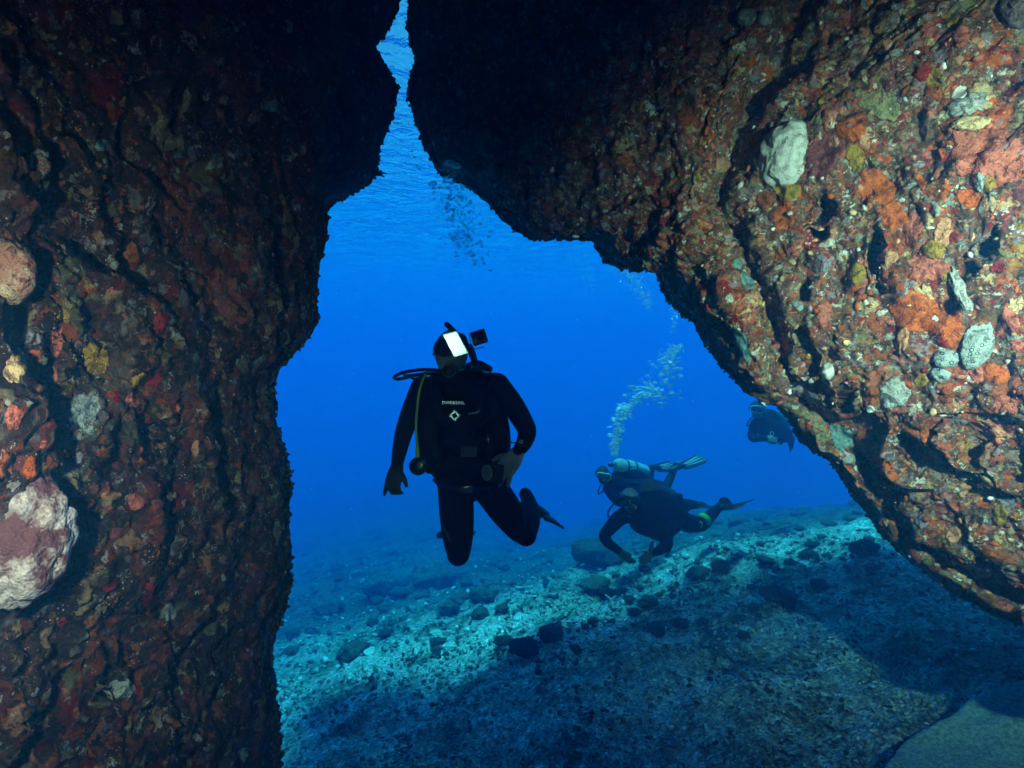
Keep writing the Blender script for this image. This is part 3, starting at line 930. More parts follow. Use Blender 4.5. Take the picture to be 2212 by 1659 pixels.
CRUSTS = [  # rock, u, v, half width, half height, turn, colour, thickness, lumps, outline roughness, label
 (RW, 1885, 405, 48, 46, 0.5, 'orange', .012, 0, .45, 'orange sponge sheet right of the big grey lumpy sponge, upper of two joined'),
 (RW, 1926, 462, 36, 32, 0.2, 'orange', .012, 0, .45, 'orange sponge sheet with ragged foot, lower of two joined right of grey sponge'),
 (RW, 1838, 281, 34, 27, 0.2, 'orange', .012, 0, .3, 'bright orange sponge pad above and right of the grey lumpy sponge'),
 (RW, 1692, 468, 24, 44, 0.1, 'orange', .010, 0, .4, 'tall orange sponge patch below the grey lumpy sponge'),
 (RW, 1650, 432, 19, 22, 0.3, 'rust', .010, 0, .3, 'small rusty sponge patch left below the grey lumpy sponge'),
 (RW, 1784, 338, 34, 58, 0.5, 'maroon', .008, 0, .5, 'dull maroon crust touching the grey lumpy sponge on its right'),
 (RW, 1850, 342, 24, 34, 0.0, 'mustard', .012, 0, .4, 'mustard sponge between orange pad and orange sheet on right wall'),
 (RW, 1701, 410, 32, 20, 0.1, 'mustard', .012, 0, .35, 'mustard sponge just beneath the grey lumpy sponge'),
 (RW, 2112, 338, 62, 56, 0.3, 'salmon', .010, 0, .5, 'wide salmon crust on the upper right wall'),
 (RW, 2180, 352, 44, 48, 0.3, 'salmon', .010, 0, .5, 'salmon crust cut by the right picture edge, beside the wide one'),
 (RW, 2117, 392, 12, 25, 0.1, 'bluegrey', .012, 0, .2, 'slim blue-grey sponge under the wide salmon crust'),
 (RW, 2091, 428, 26, 22, 0.1, 'orange', .012, 0, .3, 'orange sponge pad below the slim blue-grey sponge'),
 (RW, 2039, 500, 19, 36, 0.1, 'peach', .014, 0, .3, 'upright peach sponge with one small pore on right wall'),
 (RW, 2016, 538, 28, 22, 0.0, 'mustard', .016, .01, .2, 'rounded mustard sponge under the upright peach sponge'),
 (RW, 2060, 512, 12, 11, 0.0, 'red', .014, 0, .15, 'round dark red sponge beside the upright peach sponge'),
 (RW, 2099, 264, 50, 19, -0.1, 'cream', .022, .02, .3, 'cream lumpy sponge shelf near the top right'),
 (RW, 2072, 199, 20, 14, -0.3, 'white', .016, 0, .4, 'bright white sponge chip near the top right'),
 (RW, 2100, 222, 45, 26, -0.3, 'grey', .014, .02, .5, 'rough whitish crust between white chip and cream shelf'),
 (RW, 1898, 226, 46, 30, 0.5, 'khaki', .010, 0, .5, 'khaki crust in the upper middle of the right wall'),
 (RW, 1802, 304, 13, 15, 0.0, 'peach', .014, 0, .2, 'small peach sponge left of the bright orange pad'),
 (RW, 1868, 308, 11, 19, -0.3, 'peach', .014, 0, .2, 'small peach sponge right of the bright orange pad'),
 (RW, 2035, 338, 12, 12, 0.0, 'red', .012, 0, .15, 'round dark red sponge left of the wide salmon crust'),
 (RW, 1988, 160, 22, 16, 0.2, 'red', .010, 0, .5, 'ragged red crust high on the right wall'),
 (RW, 2076, 82, 19, 26, 0.1, 'salmon', .012, 0, .3, 'rusty salmon pad near the top of the right wall'),
 (RW, 2114, 90, 19, 12, 0.5, 'peach', .012, 0, .4, 'peach flake near the top right corner'),
 (RW, 2198, 18, 42, 46, 0.0, 'mauve', .05, .01, .15, 'smooth grey-mauve mound in the top right corner'),
 (RW, 1563, 356, 17, 20, 0.4, 'peach', .02, 0, .25, 'peach knob in the dark left of the grey lumpy sponge'),
 (RW, 1484, 252, 20, 26, 0.5, 'rust', .010, 0, .4, 'rusty crust on the dark ceiling of the overhang'),
 (RW, 1612, 36, 24, 21, 0.0, 'grey', .035, .02, .15, 'pale round sponge, left one of a pair at the top edge'),
 (RW, 1650, 40, 15, 20, 0.0, 'grey', .030, .01, .15, 'pale round sponge, right one of a pair at the top edge'),
 (RW, 1985, 672, 56, 48, 0.2, 'orange', .012, 0, .4, 'largest orange sponge sheet, in the middle of the right wall'),
 (RW, 2043, 706, 52, 40, 0.4, 'orange', .012, 0, .5, 'orange sponge sheet joined to the right end of the largest one'),
 (RW, 2066, 742, 26, 14, 0.2, 'rust', .010, 0, .4, 'rusty strip under the joined orange sheets'),
 (RW, 2020, 688, 10, 8, 0.0, 'white', .02, 0, .2, 'tiny white sponge set in the largest orange sheet'),
 (RW, 2038, 738, 16, 12, 0.3, 'red', .010, 0, .4, 'red patch at the lower rim of the largest orange sheet'),
 (RW, 2005, 577, 52, 38, 0.4, 'salmon', .008, 0, .5, 'salmon crust above the largest orange sheet'),
 (RW, 1938, 612, 28, 18, 0.5, 'rust', .008, 0, .5, 'rusty crust left above the largest orange sheet'),
 (RW, 1851, 590, 20, 24, 0.2, 'mustard', .014, 0, .25, 'mustard sponge by a dark crack on the right wall'),
 (RW, 1780, 680, 16, 30, 0.2, 'salmon', .010, 0, .4, 'tall salmon crust left on the lit right wall'),
 (RW, 1949, 732, 13, 28, 0.2, 'peach', .014, .01, .4, 'upright peach sponge below left of the largest orange sheet'),
 (RW, 1885, 856, 20, 26, 0.0, 'rust', .014, 0, .25, 'brick red sponge low on the right wall'),
 (RW, 1932, 852, 34, 36, 0.3, 'grey', .010, .01, .4, 'pale grey crust right of the brick red sponge'),
 (RW, 1880, 882, 11, 9, 0.3, 'white', .014, 0, .2, 'small white sponge under the brick red sponge'),
 (RW, 2155, 808, 28, 24, 0.2, 'orange', .010, 0, .5, 'orange crust below the slanting blue-grey pored sponge'),
 (RW, 2155, 577, 20, 14, 0.3, 'red', .010, 0, .6, 'ragged red crust near the right edge'),
 (RW, 1990, 822, 17, 15, 0.0, 'mustard', .012, 0, .3, 'small mustard sponge left of the two-lobed pored sponge'),
 (RW, 2103, 800, 15, 32, -0.6, 'salmon', .010, 0, .4, 'slanting pink strip beside the blue-grey pored sponge'),
 (RW, 2182, 690, 20, 38, 0.0, 'salmon', .008, 0, .4, 'pink crust at the right edge above the orange crust'),
 (RW, 1724, 660, 13, 13, 0.0, 'bluegrey', .016, 0, .25, 'blue-grey sponge knob at the left rim of the lit wall'),
 (RW, 1787, 803, 16, 21, 0.1, 'white', .020, 0, .2, 'white sponge with two pores at the left rim of the lit wall'),
 (RW, 1615, 610, 12, 27, -0.5, 'teal', .010, 0, .3, 'upper teal sponge strip in the shaded band of the overhang'),
 (RW, 1592, 570, 9, 13, -0.5, 'teal', .010, 0, .3, 'short teal sponge dab above the shaded band'),
 (RW, 1604, 745, 14, 46, -0.35, 'teal', .010, 0, .4, 'long teal sponge strip in the shaded band of the overhang'),
 (RW, 1521, 726, 10, 24, -0.5, 'teal', .008, 0, .3, 'teal sponge dab at the blue edge of the overhang'),
 (RW, 1815, 945, 26, 30, -0.6, 'teal', .010, 0, .5, 'teal sponge cluster low on the shaded rim of the overhang'),
 (RW, 1772, 932, 16, 30, -0.6, 'khaki', .010, 0, .4, 'khaki sponge strip beside the low teal cluster'),
 (RW, 1834, 990, 26, 13, 0.3, 'grey', .010, 0, .4, 'grey sponge below the low teal cluster'),
 (RW, 1922, 946, 22, 8, 0.15, 'bluegrey', .010, 0, .3, 'flat blue-grey sponge above the big dark hole'),
 (RW, 2001, 940, 14, 17, 0.0, 'orange', .012, 0, .4, 'orange sponge right of the big dark hole'),
 (RW, 2061, 1154, 18, 20, 0.2, 'peach', .012, 0, .35, 'peach sponge near the underside of the overhang'),
 (RW, 1990, 1125, 17, 15, 0.2, 'lilac', .012, 0, .3, 'lilac-grey cushion near the underside of the overhang'),
 (RW, 2160, 1115, 20, 24, 0.2, 'mustard', .010, 0, .4, 'mustard crust near the right edge, low on the overhang'),
 (RW, 2170, 1205, 30, 12, 0.3, 'rust', .008, 0, .5, 'rusty streak low near the right edge'),
 (RW, 2110, 1235, 30, 18, 0.2, 'grey', .008, 0, .5, 'grey crust on the lowest nose of the overhang'),
 (LW, 174, 888, 38, 48, 0.2, 'bluegrey', .007, 0, .6, 'pale blue star-shaped sponge patch on the left wall'),
 (LW, 161, 930, 9, 12, 0.2, 'peach', .010, 0, .15, 'small orange oval at the foot of the blue star-shaped patch'),
 (LW, 194, 914, 5, 10, 0.1, 'peach', .010, 0, .15, 'tiny orange oval at the right rim of the blue star-shaped patch'),
 (LW, 205, 772, 30, 32, 0.3, 'mustard', .010, 0, .5, 'golden mustard sponge on the left wall'),
 (LW, 78, 768, 26, 18, -0.3, 'orange', .012, 0, .4, 'red-orange sponge left of the golden sponge'),
 (LW, 110, 840, 15, 62, 0.05, 'salmon', .010, 0, .3, 'tall salmon streak left of the blue star-shaped patch'),
 (LW, 125, 738, 12, 36, 0.05, 'salmon', .010, 0, .3, 'salmon streak above the tall one on the left wall'),
 (LW, 66, 728, 24, 20, 0.2, 'lilac', .010, 0, .4, 'lilac-grey crust at the left wall'),
 (LW, 32, 790, 20, 34, 0.2, 'cream', .008, 0, .5, 'cream crust below the beige lobe at left edge'),
 (LW, 283, 556, 18, 38, -0.1, 'rust', .010, 0, .35, 'tall rusty sponge in the dark upper left wall'),
 (LW, 240, 852, 8, 10, 0.0, 'orange', .012, 0, .2, 'small orange dot right of the blue star-shaped patch'),
 (LW, 238, 1070, 23, 11, -0.1, 'peach', .014, 0, .25, 'flat peach sponge on the left wall'),
 (LW, 293, 1082, 19, 20, 0.2, 'salmon', .010, 0, .4, 'salmon patch right of the flat peach sponge'),
 (LW, 66, 1012, 17, 26, 0.1, 'orange', .010, 0, .4, 'red-orange patch above the white and maroon lobe'),
 (LW, 14, 1005, 16, 34, 0.0, 'rust', .010, 0, .4, 'rusty patch at the left edge above the white lobe'),
 (LW, 152, 654, 12, 14, 0.2, 'olive', .010, 0, .4, 'yellow-green tuft on the left wall'),
 (LW, 322, 1284, 13, 30, 0.1, 'red', .010, 0, .3, 'dark red sponge low on the left wall'),
 (LW, 258, 1490, 30, 22, 0.1, 'grey', .012, .01, .3, 'grey-green cushion near the bottom of the left wall'),
 (LW, 205, 1357, 14, 34, 0.05, 'rust', .010, 0, .3, 'brown-orange streak low on the left wall'),
 (LW, 365, 1323, 19, 22, 0.1, 'grey', .010, 0, .3, 'pale crust right of the dark red sponge'),
 (LW, 422, 970, 9, 23, 0.1, 'peach', .010, 0, .3, 'pinkish oval in the middle of the left wall'),
 (LW, 388, 882, 9, 13, 0.1, 'salmon', .010, 0, .3, 'small salmon oval in the middle of the left wall'),
 (LW, 222, 314, 18, 15, 0.2, 'teal', .010, 0, .3, 'teal patch in the dark upper left wall'),
 (LW, 165, 1540, 9, 15, 0.1, 'rust', .010, 0, .3, 'small rusty patch at the bottom of the left wall'),
 (LW, 230, 522, 16, 8, 0.1, 'lilac', .010, 0, .4, 'pale lilac patch left of the tall rusty sponge'),
 (LW, 30, 900, 20, 26, 0.1, 'salmon', .010, 0, .4, 'salmon patch at the left edge below the cream crust'),
 (LW, 585, 228, 16, 14, 0.1, 'teal', .010, 0, .5, 'faint teal patch high on the left wall'),
]
for i, (rk, u, v, ru, rv, rot, colr, th_, lm, rg, lab) in enumerate(CRUSTS):
    s = crust(rk, u, v, ru, rv, rot, rg, th_ * (0.5 if not lm else 0.9), i, 9 if max(ru, rv) > 25 else 6, 72 if max(ru, rv) > 25 else 40, lm)
    if s is None:
        print('no rock under', lab); continue
    single('encrusting_sponge', s, SP[colr], lab, 'sponge', 'encrusting sponges on the right wall' if rk == RW else 'encrusting sponges on the left wall')

rs_ = random.Random(21)
for i in range(118):
    right = i < 76
    if right:
        u, v = rs_.uniform(1660, 2215), rs_.uniform(20, 1240)
        if u < np.interp(v, [y_ for x_, y_ in GROOVE], [x_ for x_, y_ in GROOVE]) + 20:
            continue
        colr = rs_.choice(['orange', 'orange', 'rust', 'rust', 'red', 'salmon', 'salmon', 'maroon', 'mustard', 'peach', 'lilac', 'cream'])
    else:
        u, v = rs_.uniform(0, 380), rs_.uniform(480, 1500)
        colr = rs_.choice(['orange', 'rust', 'rust', 'red', 'salmon', 'maroon', 'maroon', 'mustard', 'lilac'])
    s0 = rs_.uniform(7, 26) * (1 if right else 0.8)
    s = crust(RW if right else LW, u, v, s0, s0 * rs_.uniform(0.6, 1.5), rs_.uniform(-0.6, 0.6), 0.75, 0.0035, 300 + i, 6, 48)
    if s is None:
        continue
    where = ('top' if v < 300 else 'upper half' if v < 620 else 'middle' if v < 900 else 'lower part') if right else ('upper' if v < 800 else 'middle' if v < 1150 else 'lower')
    lab = 'thin %s crust, one of several small ones on the %s of the %s wall' % (colr, where if right else where + ' part', 'right' if right else 'left')
    single('thin_crust', s, SP[colr], lab, 'sponge', 'small thin crusts on the %s wall' % ('right' if right else 'left'))

def lobe(rock, u, v, ru, rv, dep, mat_, label, seed, name='lobed_sponge', pores=0, rot=0.0, amp=0.35, freq=13, sink=0.3, res=44):
    """a thick lumpy mass standing out of the rock, with its pores as parts"""
    c, nc = hit(rock, u, v)
    d = c[1]
    x, y, z = frame(unit(unit(nc) - unit(c)), (math.sin(rot), 0, math.cos(rot)))
    r = np.array([ru / F * d, rv / F * d, dep])
    V, Fc = ellipsoid((0, 0, 0), 1.0, None, res, res // 2)
    n_ = fbm(V * np.array([1.7, 1.7, 1.7]) + seed, 3, seed)
    rd = ridge(V * 1.6 + seed * 3.1, 2, seed)
    V = V * (1 + amp * n_ - 0.16 * (rd > 0.86) * (rd - 0.86) / 0.14)[:, None]
    M = np.stack([x, y, z], 1)
    W = (V * r) @ M.T + c + z * (dep * (1 - sink) - dep * 0.6)
    if not pores:
        return single(name, (W, Fc), mat_, label, 'sponge')
    o = thing(name, label, 'sponge', c)
    part('body', (W, Fc), mat_, o)
    rs = random.Random(seed)
    tree = BVHTree.FromPolygons(W.tolist(), Fc)
    for k in range(pores):
        uu, vv = u + rs.uniform(-.62, .62) * ru, v + rs.uniform(-.68, .68) * rv
        dr = Vector(at(uu, vv, 1)).normalized()
        q, qn, _, _ = tree.ray_cast(Vector((0, 0, 0)), dr)
        if q is None:
            continue
        qn = np.array(qn); q = np.array(q)
        if np.dot(qn, q) > 0:
            qn = -qn
        rr = rs.uniform(0.0035, 0.0055) * d / 1.9
        part('pore', lathe([(rr * 1.25, -0.002), (rr * 1.3, 0.0012), (rr * 1.0, 0.0016), (rr * 0.8, -0.001)], q, qn, 10), SP['hole'], o)
    return o
lobe(RW, 1697, 332, 54, 66, 0.085, SP['white'], 'big pale grey lumpy sponge bulging from the right wall', 23, amp=0.34, rot=0.12, pores=5, res=64)
lobe(RW, 2110, 747, 26, 50, 0.022, SP['bluegrey'], 'slanting blue-grey sponge with many dark pores', 3, 'pored_sponge', 8, 0.3, 0.3)
lobe(RW, 2044, 775, 23, 21, 0.022, SP['bluegrey'], 'blue-grey pored sponge, upper lobe of two', 4, 'pored_sponge', 5, 0.0, 0.22)
lobe(RW, 2033, 808, 19, 17, 0.020, SP['bluegrey'], 'blue-grey pored sponge, lower lobe of two', 6, 'pored_sponge', 3, 0.0, 0.22)
lobe(RW, 2076, 628, 12, 52, 0.020, SP['grey'], 'grey twisted sponge ridge over a dark hollow near the right edge', 9, 'ridged_sponge', 0, -0.9, 0.5)
lobe(LW, 50, 1165, 88, 142, 0.085, SP['whitemaroon'], 'large pale and mauve lobed mass at the left edge', 14, amp=0.30, rot=0.15, res=84)
lobe(LW, 14, 588, 46, 72, 0.07, SP['beige'], 'beige rounded lobe at the left edge', 12, amp=0.2, res=56)

# turf, cup corals and small crusts nobody could count
ICO_V, ICO_F = None, None
bm = bmesh.new()
bmesh.ops.create_icosphere(bm, subdivisions=1, radius=1)
ICO_V = np.array([v.co[:] for v in bm.verts]); ICO_F = np.array([[v.index for v in f.verts] for f in bm.faces]); bm.free()
def scatter_mass(name, pos, nor, rad, flat, tint, material, label, cat, jitter=0.35, seed=0, spin=None):
    """many small lumps joined into one mesh, each with its own tint"""
    rs = np.random.default_rng(seed)
    n = len(pos)
    B = ICO_V[None] * (1 + jitter * rs.normal(size=(n, len(ICO_V), 1)).clip(-1.6, 1.6) * 0.5)
    a = rs.normal(size=(n, 3))
    x = np.cross(nor, a); x /= np.linalg.norm(x, axis=1, keepdims=True) + 1e-9
    y = np.cross(nor, x)
    st = rs.uniform(0.6, 1.5, (n, 1))
    W = (B[:, :, 0:1] * (x * rad[:, None] * st)[:, None] + B[:, :, 1:2] * (y * rad[:, None] / st)[:, None] + B[:, :, 2:3] * (nor * (rad * flat)[:, None])[:, None]) + pos[:, None]
    Fc = (ICO_F[None] + (np.arange(n) * len(ICO_V))[:, None, None]).reshape(-1, 3)
    me = new_mesh(name, W.reshape(-1, 3), Fc)
    at_ = me.color_attributes.new('tint', 'FLOAT_COLOR', 'POINT')
    col4 = np.concatenate([np.repeat(tint, len(ICO_V), 0), np.ones((n * len(ICO_V), 1))], 1).astype(np.float32)
    at_.data.foreach_set('color', col4.ravel())
    me.materials.append(material)
    o = bpy.data.objects.new(name, me)
    COL.objects.link(o)
    return tag(o, label, cat, kind='stuff')
PAL_R = np.array([ORANGE, RED, SALMON, MAROON, MUSTARD, CREAM, LILAC, BLUEGREY, PEACH, OLIVE, WHITE, RUST, (0.10, 0.08, 0.05), (0.16, 0.13, 0.09), (0.45, 0.20, 0.22)])
W_R = np.array([11, 7, 12, 9, 5, 8, 6, 2, 8, 5, 8, 12, 14, 10, 11.0])
PAL_L = PAL_R
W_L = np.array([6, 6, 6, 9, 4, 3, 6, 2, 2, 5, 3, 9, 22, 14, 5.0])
def growth(rock, n, pal, wts, rmin, rmax, flat, name, label, seed, clump=0.5, dim=1.0):
    P, N, U, V = FRONT[rock]
    rs = np.random.default_rng(seed)
    i = rs.integers(1, P.shape[0] - 1, n * 4)
    j = rs.integers(1, P.shape[1] - 1, n * 4)
    p = P[i, j]
    inside = (U[i, j] > -80) & (U[i, j] < 2300) & (V[i, j] > -80) & (V[i, j] < 1740)
    # even density in the room rather than in the grid
    area = np.linalg.norm(np.cross(P[i, j] - P[i - 1, j], P[i, j] - P[i, j - 1]), axis=1)
    keep = inside & (rs.uniform(0, 1, n * 4) < area / np.quantile(area[inside], 0.97)) & (fbm(p * 5, 3, seed) > rs.normal(0, 0.25, n * 4) - clump * 0.5)
    k = np.nonzero(keep)[0][:n]
    p, nn, dd = p[k], N[i[k], j[k]], p[k][:, 1]
    kind = np.floor((fbm(p * 9, 2, seed + 5) * 1.3 + 0.5 + rs.normal(0, 0.16, len(k))) * 1000) % 1000 / 1000
    order = rs.permutation(len(pal))
    cw = np.cumsum(wts[order]) / wts.sum()
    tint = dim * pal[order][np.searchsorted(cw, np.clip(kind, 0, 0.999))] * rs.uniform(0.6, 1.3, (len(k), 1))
    r = rmin * (rmax / rmin) ** (rs.uniform(0, 1, len(k)) ** 2.2) * (0.5 + 0.27 * dd)
    return scatter_mass(name, p + nn * (r * flat * 0.2)[:, None], nn, r, flat, tint, M_tint, label, 'reef growth', 0.4, seed)
growth(RW, 26000, PAL_R, W_R, 0.0024, 0.016, 0.55, 'reef_growth', 'small colourful crusts, cup corals and turf over the right wall', 1)
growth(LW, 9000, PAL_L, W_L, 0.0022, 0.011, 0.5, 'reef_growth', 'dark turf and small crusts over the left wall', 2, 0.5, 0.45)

# fringe of turf along the edges that stand against the blue
def fringe(rock, n, label, seed):
    P, N, U, V = FRONT[rock]
    rs = np.random.default_rng(seed)
    i = rs.integers(1, P.shape[0] - 1, n)
    j = rs.integers(0, 8, n)
    p, nn = P[i, j], N[i, j]
    ok = (V[i, j] > -60) & (V[i, j] < 1720)
    p, nn = p[ok], nn[ok]
    m = len(p)
    d = nn + 0.9 * rs.normal(size=(m, 3)); d /= np.linalg.norm(d, axis=1, keepdims=True)
    r = rs.uniform(0.004, 0.010, m) * (0.35 + 0.25 * p[:, 1])
    tint = np.array([0.06, 0.055, 0.04]) * rs.uniform(0.5, 1.6, (m, 1))
    scatter_mass('turf_fringe', p, d, r, 2.0, tint, M_tint, label, 'turf', 0.5, seed)
fringe(RW, 2600, 'short turf fringe along the edge of the right overhang', 31)
fringe(LW, 2000, 'short turf fringe along the edge of the left wall', 32)
fringe(OV, 1000, 'short turf fringe along the rock overhang by the slit', 33)

# sprig of seaweed hanging at the edge of the overhang
c = at(815, 380, 4.15)
sh = []
rs = random.Random(5)
for k_ in range(11):
    a = rs.uniform(-0.6, 2.2)
    L_ = rs.uniform(0.04, 0.085)
    e = c + np.array([math.cos(a), 0, math.sin(a) * 0.5 + 0.1]) * L_
    sh.append(tube([c, (c + e) / 2 + np.array([0, 0, 0.012]), e], [0.004, 0.006, 0.003], 5, 5))
single('seaweed_sprig', merge(sh), M_dark_boulder, 'little dark seaweed sprig at the tip of the left overhang', 'seaweed')

# ------------------------------------------------------------------ stones, gravel and shells on the sea floor
def stone_mesh(seed, squash):
    bm = bmesh.new()
    bmesh.ops.create_icosphere(bm, subdivisions=4, radius=1)
    V = np.array([v.co[:] for v in bm.verts])
    Fc = np.array([[v.index for v in f.verts] for f in bm.faces])
    bm.free()
    V = V * (1 + 0.40 * fbm(V * 0.9 + seed * 7, 3, seed) + 0.20 * fbm(V * 2.7 + seed, 3, seed + 50) + 0.10 * fbm(V * 8 + seed, 3, seed + 70) - 0.10 * worley(V * 4.5, seed))[:, None]
    # facets
    rs = np.random.default_rng(seed)
    for _ in range(5):
        nrm = rs.normal(size=3); nrm /= np.linalg.norm(nrm)
        h = rs.uniform(0.62, 0.92)
        dd = V @ nrm
        V = V - np.where(dd > h, (dd - h) * 0.8, 0)[:, None] * nrm
    V[:, 2] *= squash
    return new_mesh('stone', V, Fc)
STONES = []
for s_ in range(6):
    me = stone_mesh(s_ + 1, (0.62, 0.5, 0.75, 0.55, 0.68, 0.45)[s_])
    me.materials.append(M_boulder)
    STONES.append(me)
STONES_D = []
for me in STONES:
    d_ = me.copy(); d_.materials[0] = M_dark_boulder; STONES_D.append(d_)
def put_stone(x, y, r, label, group, dark=False, k=0, rot=None, sink=0.18, name='boulder', sy=1.0):
    o = bpy.data.objects.new(name, (STONES_D if dark else STONES)[k % 6])
    o.location = (x, y, float(floor_z(x, y)) + r * (0.5 - sink))
    o.rotation_euler = (random.uniform(-.2, .2), random.uniform(-.2, .2), random.uniform(0, 6.28) if rot is None else rot)
    o.scale = (r, r * sy, r)
    COL.objects.link(o)
    return tag(o, label, 'boulder', group)
NAMED = [  # picture point at its foot, half width in picture units, dark, which shape, label
 (1135, 1425, 42, True, 0, 'dark rounded boulder on the shadow line in the middle of the sea floor'),
 (1190, 1385, 34, False, 2, 'algae-covered round stone on the brightly lit gravel'),
 (832, 1378, 24, True, 1, 'dark pointed stone behind the lit gravel, below the left end of the slope'),
 (928, 1270, 62, False, 0, 'pale dome-shaped boulder under the kneeling diver'),
 (1290, 1225, 72, True, 3, 'big dark block behind the reaching divers, half lost in blue'),
 (1045, 1300, 44, False, 4, 'broad pale boulder behind the lit gravel'),
 (1085, 1395, 26, False, 5, 'low flat stone left of the algae-covered round stone'),
 (755, 1425, 46, False, 0, 'low mossy mound at the left of the lit gravel'),
 (1405, 1310, 26, False, 1, 'small stone right of the algae-covered round stone'),
 (1475, 1358, 24, False, 0, 'dark stone at the rim of the shadow'),
 (1695, 1312, 52, True, 5, 'long dark boulder on the right at the shadow rim'),
 (1773, 1272, 22, True, 2, 'small black boulder standing up behind the long dark one'),
 (1850, 1283, 12, True, 1, 'small dark stone right of the black boulder'),
 (1560, 1235, 26, False, 2, 'rounded stone on the lit slope right of the divers'),
 (1660, 1225, 24, False, 3, 'dark-topped stone on the lit slope'),
 (1880, 1200, 40, True, 4, 'dark bush-like stone near the overhang'),
 (1285, 1280, 40, False, 5, 'jagged stone below the reaching hands'),
 (1315, 1290, 22, True, 3, 'dark wedge stone beside the jagged stone'),
 (820, 1290, 50, False, 2, 'hazy boulder left of the kneeling diver'),
 (700, 1330, 44, False, 4, 'hazy boulder beside the left wall'),
 (965, 1330, 34, False, 1, 'rounded stone in front of the pale dome'),
 (734, 1578, 13, True, 1, 'small dark stone beside the three shells'),
 (1510, 1255, 30, False, 0, 'stone just right of the hanging gauge'),
 (1420, 1370, 28, False, 2, 'dark low boulder right of the shadow line boulder'),
]
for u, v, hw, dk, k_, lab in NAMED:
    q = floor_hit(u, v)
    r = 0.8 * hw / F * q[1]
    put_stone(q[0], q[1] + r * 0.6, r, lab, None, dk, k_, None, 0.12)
G = 'stones strewn over the sea floor'
ZONES = [((1480, 1960, 1082, 1135), 34, 'stone among many on the far slope beside the right overhang'), ((600, 1250, 1180, 1300), 66, 'hazy boulder among many on the far left slope'), ((1250, 1900, 1120, 1260), 60, 'stone among many on the slope below the reaching divers'),
         ((620, 1250, 1300, 1420), 44, 'stone among many on the middle of the sea floor'), ((1250, 1800, 1260, 1380), 22, 'stone among many on the lit band right of the middle'), ((640, 2000, 1440, 1640), 34, 'small dark stone in the shaded foreground gravel')]
for (u0, u1, v0, v1), n, lab in ZONES:
    for i in range(n):
        u, v = random.uniform(u0, u1), random.uniform(v0, v1)
        q = floor_hit(u, v)
        fg = 'foreground' in lab
        px = random.uniform(3, 8) if fg else random.choice((4, 5, 6, 8, 9, 11, 14, 19)) * random.uniform(0.7, 1.2)
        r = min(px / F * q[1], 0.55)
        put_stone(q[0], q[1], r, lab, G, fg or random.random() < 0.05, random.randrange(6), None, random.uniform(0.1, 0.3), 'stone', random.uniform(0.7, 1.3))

rs = np.random.default_rng(5)
n = 26000
uu = rs.uniform(560, 2260, n * 2); vv = rs.uniform(1150, 1720, n * 2)
den = -2.6 / 1.0
dx, dz = (uu - CX) / F, (CY - vv) / F
dd = np.clip(2.6 / np.maximum(-dz + 0.30 * dx * 0.92 - 0.02, 0.06), 1.5, 16)
for _ in range(6):
    zf = floor_z(dx * dd, dd)
    dd = np.clip(dd * zf / (dz * dd - 1e-6), 1.5, 18)
ok = (np.abs(dz * dd - floor_z(dx * dd, dd)) < 0.1) & (dd < 15)
dx, dd = dx[ok][:n], dd[ok][:n]
x, y = dx * dd, dd
pos = np.stack([x, y, floor_z(x, y) + 0.004], -1)
r = 0.0035 * (0.024 / 0.0035) ** (rs.uniform(0, 1, len(x)) ** 2.4) * np.clip(dd / 4.2, 0.5, 2)
nor = np.array([0, 0, 1.0]) + 0.35 * rs.normal(size=(len(x), 3)); nor /= np.linalg.norm(nor, axis=1, keepdims=True)
g_ = rs.choice([0.14, 0.24, 0.36, 0.5, 0.62, 0.8], len(x), p=[.18, .24, .24, .18, .1, .06])
g_ = g_ * np.where(fbm(np.stack([x, y, 0 * x], -1) * 1.3, 4, 55) < -0.12, 0.35, 1.0)
tint = g_[:, None] * np.array([1, 0.97, 0.86]) * rs.uniform(0.8, 1.2, (len(x), 1))
o = scatter_mass('gravel', pos, nor, r, 0.55, tint, M_pebble, 'loose gravel and coral rubble over the sea floor', 'gravel', 0.35, 5)

def shell_dish(u, v, r_px, tilt, yaw, label, name='shell', ln=1.0):
    q = floor_hit(u, v)
    r = 0.8 * r_px / F * q[1]
    tilt += 0.35
    V, Fc = [], []
    nr, ns = 6, 26
    M = np.array((Matrix.Rotation(yaw, 3, 'Z') @ Matrix.Rotation(tilt, 3, 'X')))
    for side in (0, 1):
        for i in range(nr + 1):
            for j in range(ns):
                a = 2 * math.pi * j / ns
                rr = r * i / nr * (1 + (0.05 * math.cos(9 * a) + 0.12 * math.sin(2 * a + u) + 0.10 * math.cos(3 * a + v)) * i / nr)
                V.append(M @ np.array([rr * math.cos(a) * ln, rr * math.sin(a), 0.35 * rr * rr / r - side * 0.05 * r]) + q + np.array([0, 0, r * 0.35]))
    o_ = (nr + 1) * ns
    for i in range(nr):
        for j in range(ns):
            k_ = (j + 1) % ns
            Fc.append((i * ns + j, i * ns + k_, (i + 1) * ns + k_, (i + 1) * ns + j))
            Fc.append((o_ + i * ns + k_, o_ + i * ns + j, o_ + (i + 1) * ns + j, o_ + (i + 1) * ns + k_))
    for j in range(ns):
        k_ = (j + 1) % ns
        Fc.append((nr * ns + j, nr * ns + k_, o_ + nr * ns + k_, o_ + nr * ns + j))
    return single(name, (V, Fc), M_shell, label, 'shell', 'bleached shells on the sea floor')
shell_dish(701, 1556, 14, 0.6, 0.1, 'white curved shell, topmost of three in the dark foreground')
shell_dish(704, 1571, 11, 0.3, 0.4, 'white shell, middle one of three in the dark foreground')
shell_dish(700, 1582, 10, -0.3, -0.3, 'white shell, lowest of three in the dark foreground')
